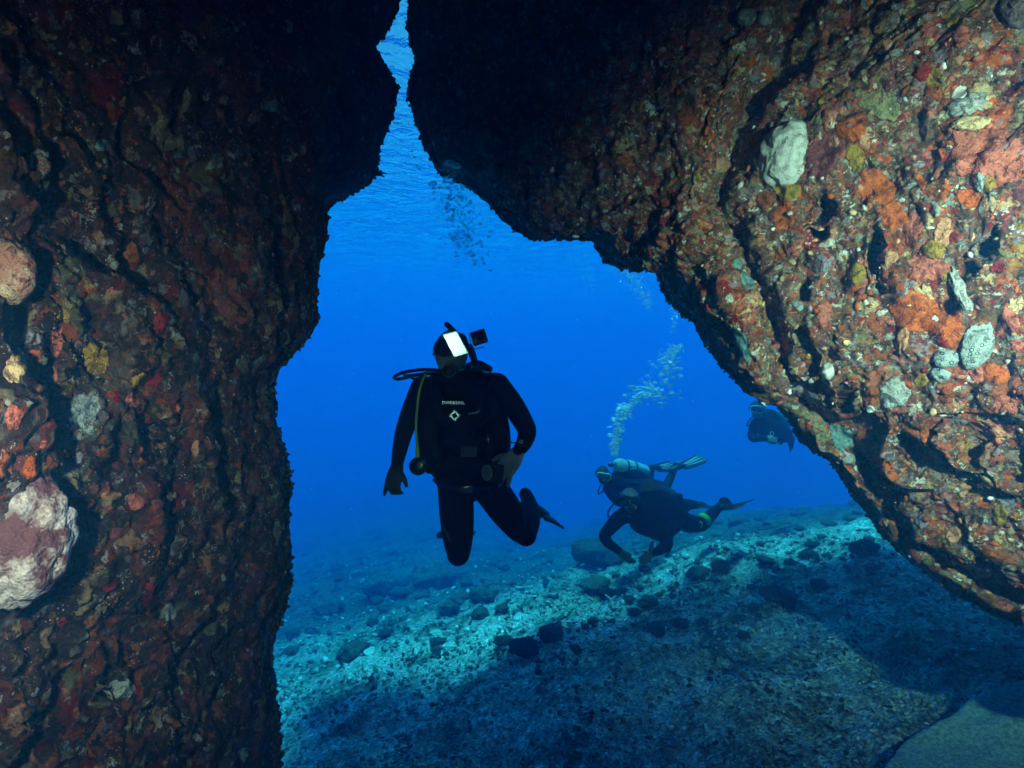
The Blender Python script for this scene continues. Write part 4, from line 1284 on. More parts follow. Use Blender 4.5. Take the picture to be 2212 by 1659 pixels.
shell_dish(798, 1411, 11, 0.35, 0.2, 'white oval shell on the lit gravel at left', ln=1.3)
shell_dish(702, 1425, 7, 0.3, 0.9, 'small white shell beside the left wall')
shell_dish(838, 1451, 10, 0.3, -0.5, 'slanting pale shell in front of the white oval one', ln=1.7)
shell_dish(649, 1466, 5, 0.2, 0.0, 'tiny round shell close to the left wall')
shell_dish(1118, 1335, 9, 0.5, 0.6, 'pale shell upright in the lit gravel', ln=1.5)
shell_dish(1658, 1223, 5, 0.3, 0.2, 'small white shell on the lit slope at right')
shell_dish(1727, 1140, 4, 0.3, 0.2, 'tiny white shell high on the far slope')
# branching coral bit
q = floor_hit(1318, 1307)
r = 13 / F * q[1]
single('coral_branch', merge([tube([q, q + np.array([0, 0, r]), q + np.array([-r * .8, 0, r * 1.7])], [r * .2, r * .18, r * .12], 7, 6), tube([q + np.array([0, 0, r * .8]), q + np.array([r * .9, 0, r * 1.5])], [r * .17, r * .1], 7, 4)]), M_shell, 'white forked coral branch standing on the lit gravel', 'coral')

# ------------------------------------------------------------------ divers
def remesh(chains, voxel, mats, name, parent, smooth_it=6):
    """one continuous body grown from tapering limbs; chains = [(material index, [(point, radius), ...])]"""
    sh = []
    for mi, pts in chains:
        P = [p for p, r in pts]; rr = [r for p, r in pts]
        if len(P) == 1:
            sh.append(ellipsoid(P[0], rr[0], None, 16, 10))
        else:
            sh.append(tube(P, rr, 14, max(6, 4 * len(P))))
    V, Fc = merge(sh)
    V = V - org(parent)
    me = new_mesh('tmp', V, Fc)
    tmp = bpy.data.objects.new('tmp', me)
    COL.objects.link(tmp)
    m = tmp.modifiers.new('r', 'REMESH'); m.mode = 'VOXEL'; m.voxel_size = voxel
    s_ = tmp.modifiers.new('s', 'SMOOTH'); s_.factor = 0.5; s_.iterations = smooth_it
    dg = bpy.context.evaluated_depsgraph_get()
    out = bpy.data.meshes.new_from_object(tmp.evaluated_get(dg))
    bpy.data.objects.remove(tmp)
    out.name = name
    out.materials.clear()
    for m in mats:
        out.materials.append(m)
    n = len(out.polygons)
    cen = np.zeros(n * 3); out.polygons.foreach_get('center', cen); cen = cen.reshape(-1, 3) + org(parent)
    best = np.full(n, 1e9); idx = np.zeros(n, np.int32)
    for mi, pts in chains:
        if len(pts) == 1:
            segs = [(pts[0][0], pts[0][0], np.min(pts[0][1]), np.min(pts[0][1]))]
        else:
            segs = [(a[0], b[0], a[1], b[1]) for a, b in zip(pts[:-1], pts[1:])]
        for a, b, ra, rb in segs:
            a, b = np.asarray(a), np.asarray(b)
            d = b - a
            t_ = np.clip(((cen - a) @ d) / (d @ d + 1e-12), 0, 1)
            dist = np.linalg.norm(cen - a - t_[:, None] * d, axis=1) - (ra + (rb - ra) * t_)
            k_ = dist < best
            best = np.where(k_, dist, best); idx = np.where(k_, mi, idx)
    out.polygons.foreach_set('material_index', idx.astype(np.int32))
    out.polygons.foreach_set('use_smooth', np.ones(n, bool))
    o = bpy.data.objects.new(name, out)
    o.parent = parent
    COL.objects.link(o)
    return o
def hand(wrist, d, nrm, side, mi, curl=(0.5, 0.5, 0.5, 0.5), s=1.0, thumb=(0.6, 0.5), spread=0.12):
    """palm, four unequal fingers with bent knuckles and a thumb from the side; d = towards the fingers, nrm = back of the hand"""
    d = unit(d); nrm = unit(np.asarray(nrm) - d * np.dot(nrm, d)); lat = np.cross(d, nrm) * side
    w = np.asarray(wrist, float)
    ch = []
    pl = 0.088 * s
    for k_ in (-1, -0.33, 0.33, 1):
        ch.append((mi, [(w + lat * 0.012 * s * k_, 0.022 * s), (w + d * pl * 0.5 + lat * 0.027 * s * k_, 0.0165 * s), (w + d * pl + lat * 0.031 * s * k_, 0.0135 * s)]))
    for k_, (off, L_, cu) in enumerate(zip((-1, -0.33, 0.33, 1), (0.068, 0.078, 0.074, 0.058), curl)):
        p = w + d * pl + lat * 0.031 * s * off
        q = unit(d + lat * spread * off)
        pts = [(p, 0.0112 * s)]
        a = 0.0
        for seg, f in enumerate((0.44, 0.31, 0.25)):
            a += cu * (0.6, 1.0, 0.7)[seg]
            dr = q * math.cos(a) - nrm * math.sin(a)
            p = p + dr * L_ * f * s
            pts.append((p, (0.0105, 0.0098, 0.0086)[seg] * s))
        ch.append((mi, pts))
    p = w + d * 0.03 * s - lat * 0.022 * s - nrm * 0.004
    t1 = unit(d * thumb[1] - lat * thumb[0] - nrm * 0.35)
    t2 = unit(d * (thumb[1] + 0.35) - lat * (thumb[0] - 0.25) - nrm * 0.5)
    ch.append((mi, [(p, 0.016 * s), (p + t1 * 0.04 * s, 0.0125 * s), (p + t1 * 0.04 * s + t2 * 0.034 * s, 0.010 * s)]))
    return ch
def fin(root_pt, d, nrm, L_, w0, w1, parent, mats, bend=0.06, stripes=0):
    """swim fin: foot pocket, blade that widens and bends, side rails, and stripes where they show"""
    x, _, _ = None, None, None
    d = unit(d); nrm = unit(np.asarray(nrm) - d * np.dot(nrm, d)); lat = np.cross(nrm, d)
    root_pt = np.asarray(root_pt, float)
    def pos(s, l, h=0.0):
        wd = w0 + (w1 - w0) * min(1, s * 1.25) ** 0.8
        if s > 0.93:
            wd *= 1 - 0.25 * (s - 0.93) / 0.07
        return root_pt + d * L_ * s + lat * l * wd + nrm * (h - bend * s * s + 0.006 * math.cos(l * 3.1))
    V, Fc = [], []
    ns, nl = 16, 9
    for side in (1, -1):
        for i in range(ns + 1):
            for j in range(nl + 1):
                V.append(pos(i / ns, j / nl * 2 - 1, side * (0.006 - 0.0035 * i / ns)))
    o_ = (ns + 1) * (nl + 1)
    for i in range(ns):
        for j in range(nl):
            a = i * (nl + 1) + j
            Fc.append((a, a + 1, a + nl + 2, a + nl + 1)); Fc.append((o_ + a + 1, o_ + a, o_ + a + nl + 1, o_ + a + nl + 2))
    rim = [i * (nl + 1) for i in range(ns + 1)] + [ns * (nl + 1) + j for j in range(1, nl + 1)] + [i * (nl + 1) + nl for i in range(ns - 1, -1, -1)] + [j for j in range(nl - 1, 0, -1)]
    for a, b in zip(rim, rim[1:] + rim[:1]):
        Fc.append((b, a, o_ + a, o_ + b))
    bl = part('fin', vf(V, Fc), mats[0], parent)
    for sd in (-1, 1):
        part('rail', tube([pos(s, sd, 0.0) for s in np.linspace(0, 0.97, 9)], np.linspace(0.013, 0.006, 9), 7), mats[1], bl)
    part('foot_pocket', tube([root_pt - d * 0.19, root_pt - d * 0.1 + nrm * 0.012, root_pt + nrm * 0.004, root_pt + d * 0.06], [0.044, 0.052, 0.046, 0.03], 12, 14, 0.8), mats[1], bl)
    for k_ in range(stripes):
        l = (k_ + 0.5) / stripes * 1.6 - 0.8
        part('stripe', tube([pos(s, l * (0.6 + 0.5 * s), 0.007) for s in np.linspace(0.12, 0.93, 7)], [0.006, 0.012, 0.016, 0.018, 0.018, 0.016, 0.008], 6, None, 0.3), M_fin_stripe, bl)
    return bl
def hose(P, r, m, parent, name='hose', n=28):
    return part(name, tube(P, r, 8, n), m, parent)
def mask(c, fwd, up, parent, frame_mat, w=0.076, h=0.042, strap_r=0.088, head_c=None, name='mask', head_depth=0.1, skirt=M_black):
    """diving mask: rounded skirt, frame, two lenses and nose pocket, strap round the head"""
    fwd = unit(fwd); up = unit(np.asarray(up) - fwd * np.dot(up, fwd)); rt = np.cross(fwd, up)
    M = np.stack([rt, up, fwd], 1)
    c = np.asarray(c, float)
    def ring(sx, sy, n=28, nose=0.0):
        out = []
        for j in range(n):
            a = 2 * math.pi * j / n
            x = np.sign(math.cos(a)) * abs(math.cos(a)) ** 0.6 * sx
            y = np.sign(math.sin(a)) * abs(math.sin(a)) ** 0.6 * sy
            if y < 0:
                y += nose * math.exp(-(x / (0.3 * sx)) ** 2) - 0.0
            out.append((x, y))
        return out
    sk = []
    for z, k_ in ((-0.055, 1.0), (-0.03, 1.03), (-0.004, 1.0)):
        sk.append([(x * k_, y * k_, z - 0.22 * x * x / w) for x, y in ring(w, h)])
    n = len(sk[0])
    V = [c + M @ np.array(p) for r_ in sk for p in r_]
    Fc = [(i * n + j, i * n + (j + 1) % n, (i + 1) * n + (j + 1) % n, (i + 1) * n + j) for i in range(2) for j in range(n)]
    Fc += [tuple(range(n - 1, -1, -1)), tuple(2 * n + j for j in range(n))]
    mk = part(name, vf(V, Fc), skirt, parent)
    rim = [c + M @ np.array([x * 1.0, y * 1.0, 0.0 - 0.22 * x * x / w]) for x, y in ring(w, h)]
    part('frame', tube(rim + [rim[0]], 0.0065, 6, None, 1.0, False), frame_mat, mk)
    for sd in (-1, 1):
        o_ = [(x * 0.45 + sd * w * 0.49, y * 0.82, 0) for x, y in ring(w, h, 20)]
        part('lens', prism([(p[0], p[1]) for p in o_], c + fwd * 0.004, M, 0.004), M_glass, mk)
    part('nose_pocket', tube([c - up * h * 0.3 + fwd * 0.0, c - up * h * 0.9 + fwd * 0.014, c - up * h * 1.15 + fwd * 0.004], [0.010, 0.017, 0.013], 10, 8), M_black, mk)
    if head_c is not None:
        st = []
        for a in np.linspace(R(38), R(322), 18):
            st.append(head_c + rt * math.sin(a) * strap_r + fwd * math.cos(a) * head_depth + up * (0.015))
        part('strap', tube(st, 0.009, 6, None, 1.0, False), M_black, mk)
    return mk
def second_stage(c, fwd, r, parent, name='regulator', m=M_blackplastic):
    fwd = unit(fwd)
    b = part(name, lathe([(r * 0.55, -0.045), (r * 0.85, -0.03), (r, -0.008), (r, 0.008), (r * 0.93, 0.013), (r * 0.8, 0.012)], c, fwd, 28), m, parent)
    part('purge_cover', lathe([(r * 0.72, 0.011), (r * 0.70, 0.016), (r * 0.5, 0.020), (r * 0.1, 0.022)], c, fwd, 24), M_black, b)
    x, y, d = frame(fwd)
    n = 16
    for j in range(n):
        a = 2 * math.pi * j / n
        part('rim_stud', rbox(np.asarray(c) + (x * math.cos(a) + y * math.sin(a)) * r * 0.87 + d * 0.014, (0.0035, 0.0075, 0.003), np.stack([x * math.cos(a) + y * math.sin(a), -x * math.sin(a) + y * math.cos(a), d], 1)), M_dullrim, b)
    return b
M_dullrim = mat('grey_plastic', (0.20, 0.24, 0.24), 0.5)

def gear_box(name, c, s, m, parent, M=None):
    return part(name, rbox(c, s, M), m, parent)

# ---- diver hovering upright, knees bent, in the middle of the opening
D1 = 3.1
def A(cx, cy, dy=0.0):
    return at(795 + cx * 0.3402, 679.7 + cy * 0.3402, D1 + dy)
d1 = thing('person', 'diver in black hovering upright with bent knees and white flash glare on the mask', 'person', A(620, 900))
body = [
 (0, [(A(545, 395, .03), .065), (A(575, 500, .04), .115), (A(600, 690, .05), .135), (A(620, 880, .05), .135), (A(640, 1060, .05), .115)]),
 (0, [(A(425, 470, .05), .072), (A(432, 640, .05), .085), (A(470, 850, .05), .09), (A(540, 1070, .05), .088)]),
 (0, [(A(725, 455, .05), .078), (A(755, 640, .05), .09), (A(775, 850, .05), .09), (A(780, 1050, .05), .092)]),
 (0, [(A(555, 1110, .05), .098), (A(565, 1290, -.03), .093), (A(572, 1440, -.09), .078), (A(573, 1520, -.11), .062)]),
 (0, [(A(573, 1520, -.10), .060), (A(572, 1490, .08), .058), (A(570, 1460, .26), .045), (A(570, 1445, .36), .034)]),
 (0, [(A(780, 1110, .05), .098), (A(880, 1250, -.02), .090), (A(965, 1360, -.05), .074), (A(1000, 1400, -.06), .060)]),
 (0, [(A(1002, 1395, -.05), .058), (A(1030, 1300, .10), .058), (A(1022, 1200, .24), .046), (A(1010, 1150, .34), .036)]),
 (0, [(A(1000, 1140, .34), .040), (A(1030, 1190, .36), .038), (A(1070, 1245, .38), .030)]),
 (0, [(A(570, 1445, .36), .038), (A(570, 1440, .46), .036)]),
 (0, [(A(350, 465, .05), .070), (A(280, 610, .02), .058), (A(228, 750, -.02), .049), (A(200, 870, -.05), .040), (A(184, 955, -.06), .032)]),
 (0, [(A(815, 450, .05), .074), (A(915, 570, .03), .064), (A(990, 690, .0), .055), (A(1010, 745, -.03), .051), (A(990, 815, -.08), .044), (A(950, 872, -.13), .033)]),
 (1, [(A(528, 240, .03), np.array([.092, .108, .125]))]),
 (1, [(A(520, 320, -.01), np.array([.066, .080, .062]))]),
 (0, [(A(538, 350, .05), .072), (A(548, 410, .04), .078)]),
 (0, [(A(425, 440, .04), .055), (A(480, 400, .0), .045), (A(545, 395, -.03), .045), (A(620, 395, .0), .045), (A(700, 420, .04), .06)]),
]
body += hand(A(184, 965, -.06), A(160, 1060, -.10) - A(184, 965, -.06), (-0.3, -0.9, 0.0), 1, 3, (0.8, 0.85, 0.8, 0.12), 1.08, (0.75, 0.8), 0.08)
body += hand(A(946, 882, -.13), A(868, 985, -.17) - A(946, 882, -.13), (-0.1, -1.0, 0.25), -1, 2, (0.22, 0.26, 0.28, 0.34), 1.2, (0.75, 0.45), 0.42)
b1 = remesh(body, 0.0052, [M_suit, M_hood, M_glove, M_glove_dark], 'body', d1, 4)
# vest with its two side lobes and shoulder straps
vest = [
 (0, [(A(405, 560, -.01), .055), (A(400, 700, -.01), .075), (A(420, 850, -.01), .085), (A(480, 985, -.01), .07)]),
 (0, [(A(790, 560, -.01), .06), (A(805, 700, -.01), .08), (A(805, 850, -.01), .088), (A(770, 985, -.01), .075)]),
 (0, [(A(430, 430, -.0), .03), (A(430, 520, -.07), .035), (A(470, 640, -.09), .045)]),
 (0, [(A(720, 425, -.0), .03), (A(725, 520, -.07), .038), (A(715, 640, -.09), .045)]),
 (0, [(A(500, 660, -.09), .04), (A(600, 690, -.10), .05), (A(700, 660, -.09), .04)]),
 (0, [(A(500, 800, -.09), .05), (A(600, 830, -.11), .055), (A(700, 800, -.09), .05)]),
 (0, [(A(500, 940, -.08), .05), (A(600, 970, -.10), .055), (A(700, 940, -.08), .05)]),
 (0, [(A(590, 560, -.08), .045), (A(600, 720, -.10), .05), (A(600, 960, -.10), .05)])]
v1 = remesh(vest, 0.008, [M_vest], 'buoyancy_vest', d1, 8)
part('pocket', rbox(A(640, 870, -.165), (0.085, 0.02, 0.055), None, 0.3), M_suit_line, v1)
part('tank', tube([A(610, 470, .27), A(615, 980, .27)], [0.088, 0.088], 20, 6), M_tank, d1)
# mask, glare panel, side lens
fw1, up1 = unit(np.array([0.10, -0.97, 0.10])), np.array([-0.32, 0.05, 0.95])
hc1 = A(528, 235, .03)
mk1 = mask(A(532, 190, -.088), fw1, up1, d1, M_black, 0.082, 0.048, 0.094, hc1, 'mask', 0.1, M_hood)
# flash glare in the mask lens, built as an added plate; corners measured
cc = A(555, 186, -.150)
hv = unit(unit(-cc) + unit(np.array([-0.50, 0.22, 0.0]) - cc))          # turned so that it throws the flash back
def on_panel(cx, cy):
    r_ = unit(A(cx, cy))
    return r_ * np.dot(cc, hv) / np.dot(r_, hv)
c4 = [on_panel(476, 128), on_panel(562, 106), on_panel(634, 243), on_panel(548, 268)]
cc = sum(c4) / 4
ux = unit(c4[1] - c4[0]); uz = unit(np.cross(ux, c4[0] - c4[3]))
if uz[1] > 0:
    uz = -uz
Mp = axes(ux, uz)
loc2 = [(np.dot(c - cc, Mp[:, 0]), np.dot(c - cc, Mp[:, 1])) for c in c4]
def comb_edge(a, b, n, amp, inward):
    a, b, inward = np.array(a), np.array(b), np.array(inward)
    out = []
    for i in range(n):
        for f, s in ((0.0, 0), (0.32, 0), (0.40, 1), (0.60, 1), (0.68, 0)):
            out.append(tuple(a + (b - a) * (i + f) / n + inward * amp * s))
    return out
l4 = [np.array(p) for p in loc2]
dn = unit(np.r_[l4[3] - l4[0], 0])[:2]; rt_ = unit(np.r_[l4[1] - l4[0], 0])[:2]
outl = comb_edge(l4[0], l4[1], 6, 0.008, dn) + comb_edge(l4[1], l4[2], 14, 0.003, -rt_) + comb_edge(l4[2], l4[3], 6, 0.008, -dn) + comb_edge(l4[3], l4[0], 14, 0.003, rt_)
part('glare_plate', prism(outl, cc, Mp, 0.003), M_glare, d1, False, 'white flash glare in the mask lens, with comb-like edges')
backing = [tuple(p * 1.06) for p in l4]
part('glare_backing', prism(backing, cc - uz * 0.012, Mp, 0.018), M_blackplastic, d1, False)  # backing added behind the glare plate
sl = part('side_lens', lathe([(0.030, -0.02), (0.033, 0.0), (0.026, 0.012), (0.012, 0.017)], A(438, 215, -.03), (-0.75, -0.6, 0.1), 20), M_glass, d1)
part('lens_rim', tube([A(438, 215, -.035) + 0.034 * (np.array([0.5, -0.6, 0]) * math.cos(a) + np.array([0, 0, 1]) * math.sin(a)) for a in np.linspace(0, 2 * math.pi, 19)], 0.005, 6, None, 1, False), M_blackplastic, sl)
part('mask_clip', tube([A(462, 240, -.07), A(480, 262, -.08), A(500, 240, -.09)], 0.006, 6, 8), M_dullrim, d1)
rg = second_stage(A(515, 355, -.13), (0.02, -0.98, 0.12), 0.041, d1)
part('mouthpiece', tube([A(515, 355, -.10), A(520, 340, -.05)], [0.02, 0.018], 10, 4), M_black, d1)
part('exhaust_tee', tube([A(470, 375, -.10), A(515, 388, -.11), A(565, 372, -.10)], [0.012, 0.018, 0.012], 8, 10), M_blackplastic, d1)
part('hose_fitting', tube([A(568, 352, -.12), A(598, 348, -.11)], 0.009, 10, 3), M_steel, d1)
sn = part('snorkel', tube([A(508, 68, -.06), A(545, 105, -.08), A(600, 165, -.07), A(640, 215, -.05), A(668, 285, -.02), A(690, 330, 0)], [.013, .014, .0145, .0145, .014, .013], 12, 26), M_black, d1)
part('snorkel_tip', tube([A(500, 62, -.058), A(532, 92, -.076)], [0.0145, 0.0155], 12, 4), M_redplastic, sn)
# camera on its clamp
cm = np.stack([unit(np.array([0.93, 0.1, 0.30])), unit(np.array([0.1, -1, 0.0])), unit(np.array([-0.30, 0.0, 0.95]))], 1)
ac = part('action_camera', rbox(A(705, 145, .02), (0.082, 0.052, 0.078), cm, 0.15), M_blackplastic, d1)
part('camera_lens', lathe([(0.020, 0.0), (0.020, 0.012), (0.016, 0.013), (0.014, 0.008)], A(715, 140, -.012), (0, -1, 0), 20), M_glass, ac)
part('housing_rim', tube([A(645, 120, -.012), A(655, 208, -.012), A(680, 218, -.012), A(735, 205, -.012)], 0.0035, 6, 14), M_maskwhite, ac)
part('mount_arm', tube([A(650, 200, -.01), A(668, 240, 0), A(690, 330, .02)], 0.013, 8, 10), M_black, ac)
# hoses at the left shoulder and valve gear behind the neck
hose([A(470, 362, -.11), A(430, 352, -.08), A(330, 350, -.02), A(220, 368, .02), A(168, 395, .05), A(190, 410, .09), A(290, 388, .13), A(400, 365, .18)], 0.0095, M_black, d1)
hose([A(450, 372, -.05), A(330, 378, -.02), A(260, 388, .03), A(230, 380, .1), A(212, 365, .14)], 0.0085, M_black, d1)
hose([A(215, 365, .1), A(260, 392, .06), A(335, 430, .03)], 0.0075, M_black, d1)
hose([A(392, 362, .0), A(362, 385, -.04), A(330, 470, -.085), A(315, 570, -.095), A(306, 680, -.075), A(308, 780, -.06), A(316, 850, -.055)], 0.0068, M_yellow, d1, 'yellow_hose', 40)
part('hose_collar', tube([A(314, 845, -.055), A(316, 895, -.055)], [0.0105, 0.0125], 12, 4), M_yellow, d1)
oc = part('spare_regulator', lathe([(0.028, -0.035), (0.046, -0.018), (0.050, 0.0), (0.046, 0.016), (0.03, 0.022)], A(318, 962, -.05), (-0.1, -0.95, 0.1), 26), M_blackplastic, d1)
part('spare_mouthpiece', tube([A(330, 930, -.04), A(370, 940, -.04), A(385, 985, -.04)], [0.03, 0.032, 0.022], 10, 8), M_black, oc)
part('bite_loop', tube([A(382, 965, -.05), A(385, 1005, -.05), A(408, 1005, -.05), A(390, 962, -.05)], 0.0025, 6, 12), M_black, d1)
gb = part('first_stage', tube([A(640, 330, .16), A(700, 322, .14), A(770, 345, .12)], [0.026, 0.03, 0.02], 12, 10), M_blackplastic, d1)
part('valve_knob', lathe([(0.017, -0.018), (0.019, 0.0), (0.017, 0.018)], A(760, 350, .10), (1, 0, -0.1), 14), M_black, gb)
part('port_plug', tube([A(655, 331, .11), A(672, 331, .11)], 0.006, 8, 3), M_steel, gb)
hose([A(640, 350, .12), A(720, 338, .10), A(770, 352, .08), A(775, 400, .02), A(770, 480, -.05)], 0.009, M_black, d1)
part('shoulder_clip', tube([A(735, 365, .0), A(775, 368, .0)], 0.006, 8, 3), M_steel, d1)
# belt, buckle, strap end
bt = part('weight_belt', tube([A(432, 1050, .04), A(470, 1080, -.04), A(540, 1100, -.085), A(620, 1112, -.10), A(700, 1108, -.09), A(790, 1085, -.06), A(850, 1060, .0)], 0.022, 8, 26, 0.5), M_webbing, d1)
part('buckle', rbox(A(625, 1110, -.125), (0.068, 0.012, 0.036), axes((1, 0, -0.08), (0, -0.05, 1)), 0.25), M_suit_line, bt)
part('buckle_bar', tube([A(585, 1102, -.135), A(655, 1090, -.135)], 0.0026, 6, 4), M_steel, bt)
part('strap_end', tube([A(765, 1120, -.075), A(790, 1150, -.08), A(806, 1195, -.075)], [0.012, 0.015, 0.011], 8, 8, 0.4), M_webbing, bt)
# gauge in the hand, watch, chest writing, whistle
gd = unit(np.array([-0.72, -0.68, 0.08]))
gc = A(762, 1003, -.20)
gg = part('pressure_gauge', lathe([(0.033, -0.03), (0.039, -0.015), (0.040, 0.0), (0.037, 0.006), (0.034, 0.006)], gc, gd, 28), M_black, d1)
part('gauge_face', lathe([(0.0335, 0.004), (0.033, 0.0075)], gc, gd, 28), M_face, gg)
part('gauge_rim', tube([gc + gd * 0.007 + 0.0375 * (frame(gd)[0] * math.cos(a) + frame(gd)[1] * math.sin(a)) for a in np.linspace(0, 2 * math.pi, 25)], 0.0022, 6, None, 1, False), M_maskwhite, gg)
part('console', rbox(A(812, 1010, -.185), (0.075, 0.03, 0.10), axes((0.8, 0, -0.5), (0.1, 0.1, 1)), 0.3), M_black, gg)
part('console_hose', tube([A(820, 1050, -.17), A(840, 1080, -.16), A(838, 1060, -.12), A(790, 1000, -.10)], 0.008, 8, 14), M_black, gg)
wt = part('dive_watch', tube([A(945, 838, -.10) , A(958, 822, -.14), A(985, 826, -.145), A(1005, 850, -.11)], 0.012, 8, 12, 0.5), M_black, d1)
part('watch_case', lathe([(0.019, -0.006), (0.019, 0.005), (0.016, 0.008)], A(972, 815, -.148), (0.1, -1, 0.3), 18), M_blackplastic, wt)
part('watch_dial', tube([A(972, 807, -.158) + 0.008 * np.array([math.cos(a), 0, math.sin(a)]) for a in np.linspace(0, 2 * math.pi, 13)], 0.0018, 6, None, 1, False), M_print, wt)
part('cuff_strap', tube([A(868, 820, .0), A(900, 812, -.05), A(940, 815, -.09)], 0.004, 6, 8), M_dullrim, d1)
def text_part(txt, c, M, height, m, parent, name):
    cu = bpy.data.curves.new(name, 'FONT')
    cu.body = txt
    cu.size = height
    cu.extrude = 0.0008
    cu.align_x = 'CENTER'; cu.align_y = 'CENTER'
    cu.space_character = 1.15
    t_ = bpy.data.objects.new('tmp', cu)
    COL.objects.link(t_)
    dg = bpy.context.evaluated_depsgraph_get()
    me = bpy.data.meshes.new_from_object(t_.evaluated_get(dg))
    bpy.data.objects.remove(t_)
    V = np.zeros(len(me.vertices) * 3); me.vertices.foreach_get('co', V); V = V.reshape(-1, 3)
    Fc = [tuple(p_.vertices) for p_ in me.polygons]
    bpy.data.meshes.remove(me)
    return part(name, (V @ np.asarray(M).T + c, Fc), m, parent, False)
Mt = np.stack([np.array([1.0, 0.0, 0.0]), np.array([0, 0, 1.0]), np.array([0.0, -1.0, 0.0])], 1)
text_part('DIVE&SAIL', A(541, 560, -.162), Mt, 0.0225, M_print, d1, 'chest_lettering')
em = []
ec = A(550, 641, -.170)
for k_ in range(4):
    a = k_ * math.pi / 2 + 0.12
    rot = np.array([[math.cos(a), -math.sin(a)], [math.sin(a), math.cos(a)]])
    ol = [(0.004, 0.014), (0.000, 0.031), (-0.003, 0.022), (-0.010, 0.015), (-0.020, 0.010), (-0.024, 0.004), (-0.014, 0.0075), (-0.006, 0.0105)]
    em.append(prism([tuple(rot @ np.array(p_)) for p_ in ol][::-1], ec, Mt, 0.003))
part('chest_emblem', merge(em), M_print, d1, False)
wc = A(668, 626, -.165)
wh = part('whistle', tube([wc + np.array([-0.024, 0, -0.004]), wc + np.array([-0.008, 0, -0.001]), wc + np.array([0.010, 0, 0.003]), wc + np.array([0.022, 0, 0.006])], [0.005, 0.006, 0.010, 0.010], 10, 14, 0.7), M_whistle, d1)
part('whistle_loop', tube([wc + np.array([0.022, 0, 0.012]), wc + np.array([0.032, 0, 0.014])], 0.003, 6, 3), M_whistle, wh)
part('chest_clip', tube([A(758, 755, -.14), A(762, 790, -.15), A(764, 825, -.15)], [0.003, 0.006, 0.004], 6, 8), M_steel, d1)
part('knee_light_panel', tube([A(985, 1230, -.09), A(992, 1290, -.115), A(990, 1350, -.12)], [0.003, 0.007, 0.003], 6, 10, 0.4), M_suit_line, d1)
part('thigh_light_panel', tube([A(478, 1330, -.10), A(500, 1390, -.14), A(530, 1450, -.165)], [0.003, 0.009, 0.003], 6, 10, 0.4), M_suit_line, d1)
fin(A(1085, 1258, .40), A(1200, 1282, .52) - A(1085, 1255, .40), (0.12, -0.28, 0.95), 0.18, 0.07, 0.10, d1, (M_black, M_black), 0.03)
fin(A(572, 1440, .56), (0.02, 1, 0.04), (0, 0.04, 1), 0.36, 0.055, 0.085, d1, (M_black, M_black), 0.03)
part('pocket_torch', tube([A(500, 1372, .01), A(470, 1392, .0), A(456, 1402, .0)], [0.012, 0.016, 0.018], 12, 8), M_suit_line, d1)

# ---- diver reaching down with both hands, in front of the other one
D2 = 5.6
def B(cx, cy, dy=0.0):
    return at(1255.7 + cx * 0.18057, 956.2 + cy * 0.18057, D2 + dy)
d2 = thing('person', 'diver in black with pale hood swimming head down, both hands meeting below the chest', 'person', B(900, 900))
body = [
 (1, [(B(578, 660, -.30), np.array([.083, .10, .095]))]),
 (1, [(B(590, 740, -.33), np.array([.065, .075, .065]))]),
 (0, [(B(620, 720, -.22), .066), (B(690, 780, -.12), .075)]),
 (0, [(B(640, 830, -.10), .125), (B(800, 830, .04), .150), (B(960, 830, .2), .145), (B(1100, 840, .34), .125)]),
 (0, [(B(700, 960, -.10), .10), (B(860, 1000, .04), .12), (B(1010, 1000, .18), .12), (B(1120, 950, .32), .10)]),
 (0, [(B(900, 1080, .05), .08), (B(1020, 1100, .1), .075)]),
 (0, [(B(560, 850, -.12), .085), (B(450, 910, -.16), .075), (B(340, 1030, -.22), .062), (B(275, 1120, -.26), .054), (B(330, 1205, -.28), .048), (B(450, 1290, -.3), .033)]),
 (0, [(B(960, 1060, .0), .078), (B(1020, 1180, -.06), .065), (B(1010, 1240, -.12), .055), (B(930, 1290, -.18), .046), (B(860, 1320, -.22), .033)]),
 (0, [(B(1130, 880, .32), .11), (B(1270, 960, .38), .098), (B(1420, 980, .42), .078), (B(1480, 955, .44), .068)]),
 (0, [(B(1480, 955, .44), .066), (B(1560, 860, .52), .062), (B(1640, 780, .6), .046), (B(1680, 740, .64), .040)]),
 (0, [(B(1680, 740, .64), .045), (B(1710, 700, .66), .05), (B(1760, 730, .70), .038)]),
 (0, [(B(1130, 800, .38), .10), (B(1210, 760, .6), .085), (B(1280, 740, .8), .062), (B(1360, 745, 1.0), .05), (B(1440, 750, 1.1), .036)])]
body += hand(B(458, 1300, -.3), B(600, 1430, -.33) - B(458, 1300, -.3), (-0.35, -0.8, -0.5), 1, 2, (0.12, 0.2, 0.25, 0.3), 1.05, (0.3, 0.9), 0.08)
body += hand(B(850, 1325, -.22), B(720, 1430, -.30) - B(850, 1325, -.22), (0.3, -0.9, 0.1), -1, 2, (0.2, 0.25, 0.25, 0.3), 1.05, (0.75, 0.7), 0.14)
remesh(body, 0.0075, [M_suit, M_hood_pale, M_hand], 'body', d2, 5)
vest = [(0, [(B(760, 720, .02), .11), (B(900, 700, .16), .13), (B(1060, 720, .32), .10)]), (0, [(B(1080, 690, .36), .06), (B(1180, 640, .42), .035)]), (0, [(B(720, 1000, -.14), .05), (B(870, 1080, .0), .06), (B(1010, 1090, .08), .06)])]
v2 = remesh(vest, 0.010, [M_vest], 'buoyancy_vest', d2, 8)
part('tank', tube([B(800, 540, .14), B(900, 590, .30), B(1060, 650, .55)], [0.092, 0.094, 0.090], 20, 14), M_suit_line, d2)
